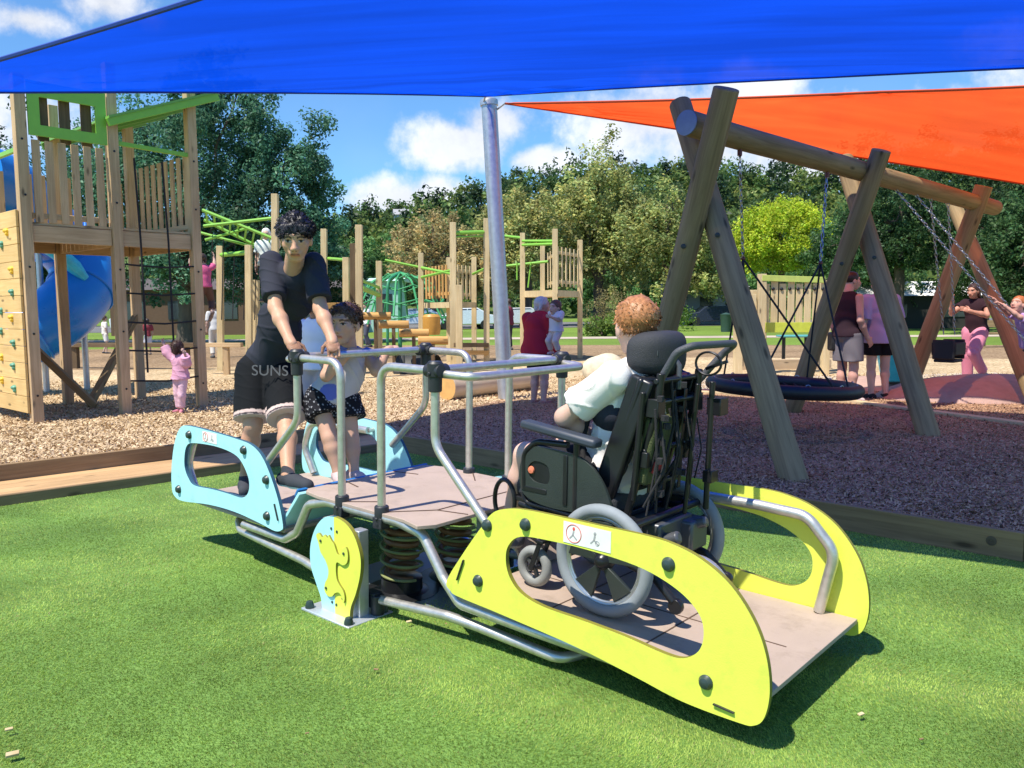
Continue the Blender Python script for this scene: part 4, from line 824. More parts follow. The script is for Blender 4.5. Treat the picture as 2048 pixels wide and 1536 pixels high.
m = MB(); m.bar(l(1.235, .0, .50), l(1.275, .0, .76), .16, .05, up=(1, 0, 0)); bg_ = wb(m, 'back_pouch', mat('olive_fabric', (.07, .085, .03), .85, bump=.5, bscale=200), bevel=.012)
m = MB(); m.bar(l(1.27, .02, .545), l(1.278, .02, .59), .06, .01, up=(1, 0, 0)); wb(m, 'red_tag', mat('red_label', (.5, .05, .06), .6), bg_, bevel=.002)
m = MB() # hoses, straps and buckles hanging on the back
for k in range(14):
    a0 = RNG.uniform(1.25, 1.33); b0 = RNG.uniform(-.24, .10); c0 = RNG.uniform(.72, .90); c1_ = RNG.uniform(.36, .58)
    m.tube(fillet([l(a0, b0, c0), l(a0+RNG.uniform(0, .05), b0+RNG.uniform(-.04, .04), (c0+c1_)/2), l(a0+RNG.uniform(-.06, .02), b0+RNG.uniform(-.06, .06), c1_)], .08, 5), RNG.uniform(.003, .0065), 7)
for k in range(18): m.box(l(RNG.uniform(1.25, 1.34), RNG.uniform(-.25, .1), RNG.uniform(.45, .92)), (.02, .03, .022), Matrix.Rotation(RNG.uniform(0, 1), 3, 'Z'))
wb(m, 'straps', ROPE, bevel=.001)
m = MB(); m.sphere(l(1.225, CB-.01, .995), (.07, .148, .086), 32, 20)
for i in range(len(m.v)):
    v = Vector(m.v[i]); c_ = l(1.225, CB-.01, .995); w_ = v-c_; n_ = Vector((w_.x/.07, w_.y/.148, w_.z/.086)); k = 1/max((abs(n_.x)**3.4+abs(n_.y)**3.4+abs(n_.z)**3.4)**(1/3.4), 1e-6); w_ *= k; w_.x -= 2.0*w_.y**2; m.v[i] = tuple(c_+w_)
hr = wb(m, 'headrest', VIN, ang=60)
m = MB(); m.tube([l(1.275, CB, .98), l(1.30, CB, .95), l(1.30, CB, .86)], .011); m.bar(l(1.262, CB+.1, 1.0), l(1.262, CB-.1, 1.0), .018, .004, up=(1, 0, 0)); wb(m, 'headrest_bracket', GREYP, hr)
m = MB(); m.tube(fillet([l(1.30, .05, .91), l(1.36, .05, 1.01), l(1.41, .03, 1.035), l(1.43, -.29, 1.035), l(1.37, -.30, .99), l(1.29, -.26, .88)], .055, 8), .0145, 14); wb(m, 'push_handle', mat('grey_grip', (.06, .064, .075), .6, bump=.3, bscale=200))
m = MB(); m.torus(l(1.36, -.2, .955), (0, 1, 0), .045, .005, 24, 6, sx=1.2); m.bar(l(1.33, -.24, .93), l(1.42, -.24, .965), .012, .012); wb(m, 'brake_lever', BLKMET)
for b_ in (.02, -.18):
    m = MB(); m.tube(fillet([l(.70, b_, .38), l(.60, b_, .40), l(.54, b_, .36), l(.50, b_, .14)], .06, 6), .0125, 10); m.box(l(.47, b_, .115), (.13, .13, .012)); wb(m, 'footrest', BLKMET, bevel=.003)
m = MB(); m.torus(l(.60, .13, .34), (0, 1, 0), .075, .010, 28, 8, sx=.75, sy=1.2); wb(m, 'leg_guard', BLKMET)

# ================================================================ LOG SWING FRAME
sw = thing('log_swing_frame', 'tall swing frame of crossed grey logs under the orange sail', 'swing frame', (2.15, 6.07, 0))
LEGS = [((2.15, 6.07, -.1), D(1360, 207, 7.75), .108, .100), ((1.22, 8.12, -.1), D(1453, 176, 6.72), .105, .105), ((4.2, 8.13, -.1), D(1688, 318, 10.0), .11, .105), ((3.44, 10.21, -.1), D(1763, 300, 8.95), .108, .10), (tuple(G(2090, 826))[:2]+(-.1,), D(1903, 398, 12.6), .11, .10), ((5.68, 11.93, -.1), D(1968, 372, 11.2), .115, .11)]
for p0, p1, r0, r1 in LEGS: beam('leg', p0, p1, r0, 0, WLOG, sw, round_=True, r1=r1, bevel=.012, n=22)
BA, BZ = D(1374, 246, 7.12), D(1990, 416, 11.75); beam('top_beam', BA, BZ, .108, 0, WLOG, sw, round_=True, r1=.105, bevel=.01, n=22)
bd = (BZ-BA).normalized(); m = MB(); m.lathe(BA-bd*.003, -bd, [(.106, 0), (.106, .012), (.085, .014), (.001, .015)], 24); m.build('end_cap', mat('end_cap_metal', (.22, .27, .36), .5, .2), sw)
for p0, p1, r0, r1 in LEGS[:4]:
    m = MB(); p0, p1 = Vector(p0), Vector(p1); q = p0.lerp(p1, .62); m.lathe(q+Vector((-.05, -r0*1.0, 0)), (-.3, -1, 0), [(.022, 0), (.022, .012), (.001, .014)], 10); m.build('bolt', BLKMET, sw)
def chain(b, p, q, r=.006, link=.045):
    p, q = Vector(p), Vector(q); n = max(2, int((q-p).length/link)); d = (q-p)/n; u = d.normalized(); s1 = u.orthogonal().normalized(); s2 = u.cross(s1)
    for i in range(n):
        c = p+d*(i+.5); s_ = s1 if i % 2 else s2; h_ = d.length*.62
        pts = [c+u*h_*math.cos(t)+s_*.014*math.sin(t) for t in np.linspace(0, 2*PI, 9)[:-1]]; b.tube(pts, r*.6, 5, closed=True)
def on_beam(px):
    lo, hi = 0., 1.
    for _ in range(40):
        t = (lo+hi)/2; p = BA.lerp(BZ, t); f = Vector((p.x, p.y, p.z-CAMH)); x = 1024+FPX*f.dot(R1)/f.dot(F0)
        if x < px: lo = t
        else: hi = t
    return BA.lerp(BZ, (lo+hi)/2)
CHAIN = mat('chain_steel', (.35, .36, .38), .35, .9)
bs = thing('basket_swing', 'black basket swing hanging on chains in the near bay of the log frame', 'swing', (2.72, 8.2, .5))
RC = Vector((2.74, 8.3, .545)); RR = .70; tn = Matrix.Rotation(.05, 3, 'Y')
m = MB(); m.tube([RC+tn @ Vector((RR*math.cos(t), RR*math.sin(t), 0)) for t in np.linspace(0, 2*PI, 61)[:-1]], .068, 14, closed=True); m.build('ring', mat('black_padding', (.012, .012, .014), .5, bump=.2, bscale=60), bs)
m = MB()
for k in range(-6, 7):
    h_ = math.sqrt(max(0, RR**2-(k*.1)**2)); m.tube([RC+tn @ Vector((k*.1, t*h_, -.05*(1-t*t))) for t in np.linspace(-1, 1, 9)], .008, 6); m.tube([RC+tn @ Vector((t*h_, k*.1, -.05*(1-t*t))) for t in np.linspace(-1, 1, 9)], .008, 6)
m.build('net', ROPE, bs)
for px, jx, jy in ((1480, 1486, 517), (1655, 1641, 526)):
    T = on_beam(px)-Vector((0, 0, .12)); J = D(jx, jy, T.y*.5+4.15)
    m = MB(); chain(m, T, J, .008, .05); m.build('chain', CHAIN, bs); m = MB(); m.cyl(T+Vector((0, 0, .14)), T-Vector((0, 0, .04)), .022); m.build('swivel', mat('red_brown_swivel', (.16, .05, .04), .4, .5), bs); m = MB(); m.sphere(J, .022); m.build('rope_joint', MATS['red_brown_swivel'], bs)
    m = MB()
    for a in ((2.3, -2.3) if px == 1480 else (-.9, .9)): m.tube([J, RC+tn @ Vector((RR*math.cos(a), RR*math.sin(a), .05))], .010, 8)
    a = 3.6 if px == 1480 else -2.35
    m.tube([J, RC+tn @ Vector((.30 if px == 1480 else -.42, -.58 if px == 1480 else -.5, .03))], .010, 8); m.build('suspension_rope', ROPE, bs)
m = MB()
for a in np.linspace(0, 2*PI, 13)[:-1]: q = RC+tn @ Vector((RR*math.cos(a), RR*math.sin(a), .055)); m.torus(q, (math.cos(a), math.sin(a), 0), .022, .006, 14, 6)
m.build('shackles', CHAIN, bs)
def seat_swing(name, label, tops, seat, w_, bucket):
    t = thing(name, label, 'swing', tuple(seat)); d = bd*w_
    for i, px in enumerate(tops):
        T = on_beam(px)-Vector((0, 0, .1)); m = MB(); chain(m, T, Vector(seat)+d*(i-.5)+Vector((0, 0, .25 if bucket else .02)), .008, .05); m.build('chain', CHAIN, t)
    m = MB(); s_ = Vector(seat); nn = Vector((-bd.y, bd.x, 0))
    R_ = Matrix((Vector((bd.x, bd.y, 0)).normalized(), nn.normalized(), Vector((0, 0, 1)))).transposed()
    if bucket:
        m.box(s_+Vector((0, 0, -.10)), (w_*.85, .26, .04), R_)
        for k in (-1, 1): m.box(s_+R_ @ Vector((0, .14*k, .06)), (w_*.95, .03, .17), R_); m.box(s_+R_ @ Vector((w_*.46*k, 0, .05)), (.03, .28, .26), R_)
    else: m.box(s_, (w_, .2, .03), R_)
    m.build('bucket_seat' if bucket else 'seat', BLKRUB, t, bevel=.015); return t
seat_swing('toddler_swing', 'empty black bucket swing on chains beside the woman in pink trousers', (1862, 1897), D(1897, 706, 10.9), .36, True)
seat_swing('swing', 'swing flying out towards the right edge with a child holding its chains', (1792, 1832), D(2075, 700, 9.6), .40, False)

# ================================================================ PLAY TOWER AT LEFT
tw = thing('play_tower', 'tall pine play tower with climbing wall, green window and slatted rails', 'play tower', (-5.8, 10, 0))
T1, T2, T3 = Vector((-5.8, 9.99, 0)), Vector((-5.1, 10.8, 0)), Vector((-4.38, 11.57, 0)); fd = (T3-T1).normalized(); bn = Vector((-fd.y, fd.x, 0)); nd = 1.95
B1, B2, B3 = T1+bn*nd, T2+bn*nd, T3+bn*nd; up = Vector((0, 0, 1)); DZ = 2.30
for p, h_ in ((T1, 4.15), (T2, 4.5), (T3, 4.35), (B1, 4.1), (B2, 4.3), (B3, 4.35)): beam('post', p, p+up*h_, .125, .125, WNEW, tw, up=fd)
for p, q in ((T1, T2), (T2, T3), (B1, B2), (B2, B3), (T1, B1), (T2, B2), (T3, B3)):
    for k, (z, hh) in enumerate(((DZ, .2),)): beam('deck_beam', p+up*z+(q-p).normalized()*.07, q+up*z-(q-p).normalized()*.07, .05, hh, WNEW, tw)
for k in range(13):
    t = (k+.5)/13; beam('deck_board', T1+bn*nd*t-fd*.02+up*(DZ+.125), T3+bn*nd*t+fd*.02+up*(DZ+.125), nd/13-.008, .03, WNEW, tw, up=up, bevel=.002)
def slats(p, q, n, z0, z1, skip=(), wd=.075):
    d = (q-p).normalized(); a, c = p+d*.09, q-d*.09; nn = Vector((-d.y, d.x, 0))
    for k in range(n):
        if k in skip: continue
        x = a.lerp(c, (k+.5)/n); lean = d*.0; beam('slat', x+up*z0, x+up*z1+lean, wd, .022, WNEW, tw, up=nn, bevel=.003)
    beam('rail', a+up*(z0+.08)+nn*.03, c+up*(z0+.08)+nn*.03, .03, .07, WNEW, tw)
slats(T1, T2, 6, 2.44, 3.42, wd=.09); slats(T3, B3, 9, 2.44, 3.5, wd=.10); slats(B1, B2, 5, 2.44, 3.3, skip=(2,)); slats(B2, B3, 6, 2.44, 3.3, skip=(1,))
# green window frame
m = MB(); d = (T2-T1).normalized(); a0, a1 = T1+d*.08, T2-d*.08; ln = (a1-a0).length; nn = Vector((d.y, -d.x, 0))
m.plate([(0, 3.46), (ln, 3.46), (ln, 4.10), (0, 4.10)], [[(.13, 3.59), (.13, 3.92), (ln-.13, 3.92), (ln-.13, 3.59)]], .03, (a0-up*0+nn*.05, d, up, nn)); m.build('window_panel', GREEN, tw, bevel=.003)
for t in (.22, .5, .78): beam('window_board', a0+d*ln*t-nn*.06+up*3.42, a0+d*ln*t-nn*.06+up*4.1, .13, .025, WDARK, tw, up=nn)
m = MB(); m.bar(T2+up*3.52, T3+up*3.48, .06, .05); m.bar(B1+up*3.3, T1+up*3.3+nn*0, .05, .05); m.build('green_rail', GREEN, tw)
# roof
e = .2; RA, RB = T2-fd*.1-bn*e, T3+fd*.35-bn*e; RC0, RD = B2-fd*.1+bn*e, B3+fd*.35+bn*e; zl, zh = 3.78, 4.36
m = MB(); vs = [RA+up*zl, RB+up*zh, RD+up*zh, RC0+up*zl]; m.add(vs+[v+up*.03 for v in vs], [(3, 2, 1, 0), (4, 5, 6, 7), (0, 1, 5, 4), (1, 2, 6, 5), (2, 3, 7, 6), (3, 0, 4, 7)]); m.build('roof', GREEND, tw, smooth=False)
for t in (.02, .35, .68, .98):
    a, c = RA.lerp(RC0, t), RB.lerp(RD, t); beam('roof_rafter', a+up*(zl-.05), c+up*(zh-.05), .05, .10, GREEN if t < .1 else GREEND, tw)
# climbing wall on the left side
m = MB(); n_ = 12; L1 = (B1-T1).length
cwm = wood('yellow_pine_board', (.72, .50, .22), (.60, .40, .15), gs=1)
for k in range(n_):
    z = .14+k*2.44/n_; beam('wall_board', T1+bn*.0-fd*.085+up*(z+.1), B1+bn*.3-fd*.085+up*(z+.1), .03, 2.44/n_-.005, cwm, tw, bevel=.004)
hold_y = mat('yellow_hold', (.75, .50, .04), .5); hold_g = mat('green_hold', (.10, .30, .20), .5)
cpx = [(14, 462, hold_y), (4, 487, hold_g), (24, 538, hold_y), (25, 583, hold_g), (24, 634, hold_y), (28, 684, hold_g), (28, 730, hold_g), (30, 775, hold_g), (3, 620, hold_g), (3, 660, hold_g), (4, 712, hold_y), (5, 758, hold_y)]
for px, py, mt in cpx:
    r = raydir(px, py); o0 = Vector((0, 0, CAMH)); pn = -fd; pl = T1-fd*.10; s_ = (pl-o0).dot(pn)/r.dot(pn); q = o0+r*s_
    m = MB(); m.sphere(q, (.05, .05, .032), 10, 7); m.sphere(q+Vector((.01, -.01, -.035)), (.028, .04, .03), 8, 6); m.build('climbing_hold', mt, tw)
# braces, net
for p, q in ((T1+bn*nd+up*1.6, T2+bn*nd*.5+up*.05), (T3+bn*nd+up*1.3, T2+bn*nd*.6+up*.05)): beam('brace', p, q, .09, .09, WLOG, tw)
m = MB()
for t in (.25, .60): m.tube([T2.lerp(T3, t)-bn*.02+up*3.35, T2.lerp(T3, t)-bn*.10+up*2.3, T2.lerp(T3, t)-bn*.12+up*.55], .014, 8)
for z in (.45, .85, 1.22, 1.6, 1.97): m.tube([T2+fd*.06+up*z-bn*.05, T2.lerp(T3, .5)-bn*.12+up*(z-.03), T3-fd*.06+up*z-bn*.05], .012, 8)
m.build('rope_net', ROPE, tw)
for p in (T1, T2, T3):
    for z in (.35, 1.1, 1.9, 2.75, 3.4): m = MB(); m.lathe(p+up*z-bn*.0625, -bn, [(.014, 0), (.014, .006), (.001, .007)], 8); m.build('bolt', BLKMET, tw); m = MB(); m.lathe(p+up*(z+.05)+fd*.0625, fd, [(.014, 0), (.014, .006), (.001, .007)], 8); m.build('bolt', BLKMET, tw)
# tube slide
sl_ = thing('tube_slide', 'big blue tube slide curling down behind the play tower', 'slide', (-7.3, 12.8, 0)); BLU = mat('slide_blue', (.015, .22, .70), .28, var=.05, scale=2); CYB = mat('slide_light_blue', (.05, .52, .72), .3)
c0 = Vector((-7.15, 13.5, 0)); path = [D(-60, 350, 12.2), D(10, 380, 12.9), D(75, 440, 13.9), D(150, 510, 14.6), D(165, 570, 14.4), D(130, 620, 13.9), D(70, 660, 13.6), D(10, 680, 13.4)]
def crspline(P, n=8):
    out = []; P = [P[0]]+P+[P[-1]]
    for i in range(1, len(P)-2):
        for j in range(n):
            t = j/n; p0, p1, p2, p3 = P[i-1:i+3]; out.append(.5*((2*p1)+(-p0+p2)*t+(2*p0-5*p1+4*p2-p3)*t*t+(-p0+3*p1-3*p2+p3)*t**3))
    return out+[P[-2]]
pth = crspline(path); m = MB(); m.tube(pth, .52, 32); m.build('tube', BLU, sl_, fixn=False, ang=80)
for k in (6, 20, 34, 48):
    m = MB(); tdir = (pth[k+1]-pth[k-1]).normalized(); m.torus(pth[k], tdir, .53, .022, 32, 8); m.build('joint_flange', BLU, sl_)
m = MB(); m.tube([D(45, 468, 12.9), D(75, 480, 13.2), D(115, 505, 13.6), D(150, 535, 13.8), D(172, 558, 13.9)], [.08, .12, .13, .12, .06], 12); m.build('painted_highlight', CYB, sl_)  # painted highlight: cyan strip modelled where the tube catches the light
m = MB(); [m.cyl((p.x, p.y+.2, 0), (p.x, p.y+.2, p.z-.35), .05) for p in (pth[14], pth[36])]; m.build('support', GALV, sl_)

# ================================================================ PLAYGROUND FURTHER BACK
UPV = Vector((0, 0, 1))
def gp(px, Y, z=0.0):
    p = D(px, 700, Y); return Vector((p.x, Y, z))
def zt(py, Y): return D(1024, py, Y).z
def post_to(px, py, Y, par, m=WNEW, w_=.13): 
    b_ = gp(px, Y); top = D(px, py, Y); beam('post', b_, top, w_, w_, m, par, up=(0, 1, 0))
def palis(par, pxa, Ya, pxb, Yb, z0, z1, n, m=WPALE, w_=.085):
    a, c = gp(pxa, Ya), gp(pxb, Yb); d = (c-a).normalized(); nn = Vector((-d.y, d.x, 0))
    for k in range(n): x = a.lerp(c, (k+.5)/n); beam('paling', x+UPV*z0, x+UPV*(z1+.0), w_, .025, m, par, up=nn, bevel=.004)
    for z in (z0+.12, z1-.14): beam('rail', a+UPV*z+nn*.03, c+UPV*z+nn*.03, .03, .08, m, par)
def gbar(b, pxa, pya, Ya, pxb, pyb, Yb, r=.035): b.tube([D(pxa, pya, Ya), D(pxb, pyb, Yb)], r, 8)
# right climbing platform
c1_ = thing('climbing_platform', 'pine platform on posts with slatted rail behind the grandmother', 'climbing platform', tuple(gp(1110, 21)))
for px, py, Y in ((1045, 466, 21.5), (1110, 458, 20.5), (1160, 480, 22.3), (1085, 490, 23.4)): post_to(px, py, Y, c1_, WPALE)
z = zt(582, 21.3); m = MB(); a, c, d_, e = gp(1045, 21.5, z), gp(1110, 20.5, z), gp(1160, 22.3, z), gp(1085, 23.4, z); m.add([a, c, d_, e, a-UPV*.16, c-UPV*.16, d_-UPV*.16, e-UPV*.16], [(0, 1, 2, 3), (7, 6, 5, 4), (0, 4, 5, 1), (1, 5, 6, 2), (2, 6, 7, 3), (3, 7, 4, 0)]); m.build('deck', WPALE, c1_, smooth=False)
palis(c1_, 1112, 20.6, 1160, 22.2, zt(575, 21.3), zt(497, 21.3), 6); palis(c1_, 1094, 22.8, 1110, 20.8, zt(575, 21.3), zt(500, 21.3), 3)
m = MB(); gbar(m, 1045, 482, 21.4, 1110, 482, 20.6); gbar(m, 1045, 490, 21.4, 1106, 488, 20.6); gbar(m, 1010, 472, 22.5, 1045, 476, 21.5); gbar(m, 1012, 532, 22.5, 1096, 523, 22); gbar(m, 1034, 525, 22, 1034, 560, 22, .02); gbar(m, 1062, 525, 22, 1056, 575, 22, .02); m.build('green_bar', GREEN, c1_)
# middle climbing frame
c2_ = thing('jungle_gym', 'pine climbing frame with green bars and two slatted panels left of the mast', 'climbing frame', tuple(gp(906, 19)))
for px, py, Y in ((906, 445, 19), (973, 437, 19.6), (898, 515, 21), (948, 514, 22), (842, 506, 21), (918, 570, 17.5)): post_to(px, py, Y, c2_, WPALE, .14 if Y < 20 else .13)
z = zt(603, 20); m = MB()
for pa, pb in (((848, 21.5), (900, 20)), ((915, 19.5), (950, 21))):
    a, c = gp(pa[0], pa[1], z), gp(pb[0], pb[1], z); o = Vector((0, 1.0, 0)); m.add([a, c, c+o, a+o, a-UPV*.14, c-UPV*.14, c+o-UPV*.14, a+o-UPV*.14], [(0, 1, 2, 3), (7, 6, 5, 4), (0, 4, 5, 1), (1, 5, 6, 2), (2, 6, 7, 3), (3, 7, 4, 0)])
m.build('deck', WPALE, c2_, smooth=False)
palis(c2_, 852, 21.8, 898, 20.6, zt(596, 21), zt(530, 21), 7, WROUND, .09); palis(c2_, 915, 19.8, 946, 20.8, zt(598, 20.3), zt(530, 20.3), 4, WPALE, .10)
m = MB(); gbar(m, 908, 466, 19, 971, 464, 19.6, .045); gbar(m, 908, 474, 19, 971, 472, 19.6, .02); gbar(m, 842, 535, 21, 905, 548, 19.2); gbar(m, 842, 555, 21, 905, 540, 19.2); gbar(m, 946, 548, 20.5, 973, 536, 19.6); gbar(m, 770, 520, 21, 842, 535, 21, .03); m.build('green_bar', GREEN, c2_)
for py, Y in ((690, 19.3), (705, 19.2)): a, c = D(912, py, 18.2), D(975, py, 19.6); beam('low_rail', a, c, .12, .10, WROUND if py > 700 else WDARK, c2_, up=UPV)
# net climber: green umbrella of ropes
nc = thing('net_climber', 'green domed rope net climber in front of the teal shed', 'climbing net', tuple(gp(800, 24)))
m = MB(); ctr = D(800, 545, 24); 
for k in range(12):
    a = 2*PI*k/12; e = Vector((ctr.x+1.5*math.cos(a), 24+1.5*math.sin(a), zt(640, 24)+.15*math.cos(k*2.1))); mid = Vector((ctr.x+.85*math.cos(a), 24+.85*math.sin(a), zt(560, 24))); m.tube(fillet([ctr, mid, e], .5, 5), .030, 6)
for rr, z in ((.55, 552), (.95, 575), (1.25, 603), (1.45, 630)): m.tube([Vector((ctr.x+rr*math.cos(t), 24+rr*math.sin(t), zt(z, 24)+.08*math.cos(6*t))) for t in np.linspace(0, 2*PI, 25)[:-1]], .022, 6, closed=True)
m.build('net', mat('green_rope', (.05, .32, .12), .7), nc); m = MB(); m.cyl(gp(800, 24), ctr, .06); [m.tube(fillet([gp(px, 24+dy), D(px, 560, 24+dy), ctr], .4, 5), .04, 8) for px, dy in ((752, .6), (846, .4), (775, -1))]; m.build('green_pole', mat('deep_green_paint', (.03, .22, .10), .45), nc)
# left posts with ladder and monkey bars
c3_ = thing('balance_course', 'row of tall pine posts with green bars and log steps right of the boy', 'climbing course', tuple(gp(718, 17)))
for px, py, Y in ((718, 450, 16.2), (692, 515, 17.5), (706, 487, 19), (758, 522, 19.5), (648, 458, 19)): post_to(px, py, Y, c3_, WPALE if px != 706 else WDARK)
beam('cross_beam', D(600, 668, 17), D(720, 668, 17.4), .5, .04, WDARK, c3_); beam('cross_beam', D(640, 612, 17), D(720, 610, 17.4), .08, .12, WROUND, c3_)
for px, py, Y in ((752, 632, 18.2), (788, 649, 17.6), (828, 666, 17.0), (866, 681, 16.5)):
    a, c = D(px-30, py, Y), D(px+30, py, Y+.05); o = beam('log_step', a, c, .085, 0, WROUND, c3_, round_=True); beam('step_post', gp(px, Y), Vector((gp(px, Y).x, Y, a.z-.08)), .07, .07, WDARK, c3_)
m = MB(); gbar(m, 656, 517, 19, 692, 520, 17.5); gbar(m, 722, 560, 16.4, 758, 575, 19.5); gbar(m, 722, 575, 16.4, 758, 590, 19.5, .06); m.build('green_bar', GREEN, c3_)
m = MB(); a = D(864, 640, 17.6); m.lathe(gp(864, 17.6, zt(668, 17.6)), (0, 0, 1), [(.001, 0), (.17, 0), (.19, .1), (.19, .38), (.15, .43), (.001, .44)], 20); tag(m.build('wooden_drum', mat('amber_wood', (.55, .28, .05), .45)), 'small amber wooden drum at the end of the log steps', 'drum')
tn_ = thing('crawl_tunnel', 'dark arched crawl tunnel low behind the handrail', 'tunnel', tuple(gp(822, 17))); m = MB(); a = gp(800, 17.6); m.torus(a, (1, .3, 0), .42, .06, 20, 10, a0=0, a1=2*PI); m.tube([a+Vector((t, -.25*t, .0)) for t in (0, .4, .8)], .40, 20, caps=False); m.build('tube', mat('tunnel_black', (.03, .032, .03), .6), tn_)
# left back frame
c4_ = thing('monkey_bars', 'tall pine frame with crossing green ladders left of the boy', 'monkey bars', tuple(gp(497, 18)))
for px, py, Y in ((550, 388, 17.5), (497, 490, 18), (440, 492, 18.6), (512, 560, 19)): post_to(px, py, Y, c4_, WPALE)
beam('bench_rail', D(395, 690, 17.6), D(484, 690, 17.4), .12, .09, WNEW, c4_); beam('bench_post', gp(452, 17.5), D(452, 694, 17.5), .12, .12, WNEW, c4_)
m = MB()
gbar(m, 405, 420, 18, 548, 478, 18); gbar(m, 408, 440, 18.8, 540, 505, 19); gbar(m, 408, 452, 18, 548, 436, 17.6); gbar(m, 400, 465, 19, 530, 500, 19, .03); gbar(m, 440, 510, 18.6, 500, 505, 18, .05); gbar(m, 410, 480, 18, 500, 455, 18.4, .03)
for t in np.linspace(.05, .95, 9): p = D(405, 420, 18).lerp(D(548, 478, 18), t); q = D(408, 440, 18.8).lerp(D(540, 505, 19), t); m.tube([p, q], .022, 6)
m.build('green_bar', GREEN, c4_)
m = MB()
for k in range(6): px = 425+k*22; m.tube([D(px, 470+8*k, 18.3), D(px-4, 640, 18.3)], .012, 5)
m.build('rope', ROPE, c4_)
rl = thing('log_rail', 'long low timber rail beyond the play tower', 'rail', tuple(gp(240, 20))); beam('beam', D(120, 690, 20), D(400, 690, 19), .22, .10, WDARK, rl); [beam('post', gp(px, Y), D(px, 690, Y), .14, .14, WDARK, rl) for px, Y in ((150, 19.9), (250, 19.6), (372, 19.2))]
# small palisade house behind the basket swing
ph = thing('palisade_fort', 'pale pine play fort with wavy palings behind the basket swing', 'play fort', tuple(gp(1560, 17)))
YF = 16.6
for px, py, Y in ((1524, 548, YF), (1648, 566, YF+.3), (1476, 600, YF-.5), (1505, 580, YF-.1)): post_to(px, py, Y, ph, WPALE, .15)
n = 8
for k in range(n):
    px = 1530+k*(1646-1530)/(n-1); beam('paling', gp(px, YF, zt(650, YF)), gp(px, YF, zt(566 if k % 2 else 572, YF)), .135, .03, WPALE, ph, up=(0, 1, 0), bevel=.006)
for k in range(3): px = 1480+k*20; beam('paling', gp(px, YF-.3, zt(735, YF)), gp(px+3, YF-.3, zt(605-k*12, YF)), .15, .03, WPALE, ph, up=(0, 1, 0), bevel=.006)
beam('top_rail', D(1524, 556, YF-.06), D(1650, 560, YF-.03), .05, .12, mat('pale_lime_paint', (.45, .52, .12), .5), ph); beam('low_rail', D(1530, 655, YF-.06), D(1650, 655, YF-.03), .05, .20, mat('lime_yellow_paint', (.50, .56, .06), .5), ph)
m = MB()
for k in range(n): px = 1530+k*(1646-1530)/(n-1); m.sphere(D(px, 578, YF-.03), (.035, .02, .035), 8, 6); 
m.build('dark_knob', BLKMET, ph)
beam('side_post', gp(1650, YF-.3), D(1650, 735, YF-.3)+UPV*1.0, .14, .14, WPALE, ph)
tt = thing('small_table', 'small blue-green play table under the palisade fort', 'table', tuple(gp(1590, 18.5))); m = MB(); c = D(1590, 672, 18.5); m.box(c, (.7, .5, .04)); m.build('table_top', mat('teal_paint', (.08, .33, .33), .5), tt, bevel=.01); [MB().cyl(Vector((c.x+a, 18.5, 0)), Vector((c.x+a, 18.5, c.z)), .04).build('leg', BLKMET, tt) for a in (-.25, .25)]
beam('sand_wall', gp(1480, YF+1, .1), gp(1660, YF+1, .1), .2, .25, wood('sandy_timber', (.5, .38, .25), (.4, .3, .2)), ph)
tk = thing('toy_barrow', 'bright turquoise plastic toy tub behind the woman in the lilac shirt', 'toy tub', tuple(gp(1790, 13))); m = MB(); c = gp(1792, 13); m.lathe(c+UPV*.15, (0, 0, 1), [(.12, 0), (.2, .02), (.28, .42), (.30, .43), (.26, .41), (.18, .05), (.001, .04)], 20); m.build('tub', mat('turquoise_plastic', (.03, .55, .62), .35), tk)
rb = thing('litter_bin', 'dark green bin standing on the grass behind the basket swing', 'bin', tuple(gp(1451, 45))); m = MB(); m.lathe(gp(1451, 45), (0, 0, 1), [(.001, 0), (.26, 0), (.3, .9), (.32, .95), (.001, 1.05)], 18); m.build('bin_body', mat('bin_green', (.03, .07, .05), .5), rb)
pb_ = thing('picnic_bench', 'grey wooden bench beyond the woman in pink trousers', 'bench', tuple(gp(1990, 26))); beam('seat', gp(1950, 26, .45), gp(2040, 26, .45), .35, .05, WLOG, pb_); beam('backrest', gp(1950, 26.2, .75), gp(2040, 26.2, .75), .03, .22, WLOG, pb_); [beam('leg', gp(px, 26), gp(px, 26, .43), .08, .3, WLOG, pb_) for px in (1960, 2030)]

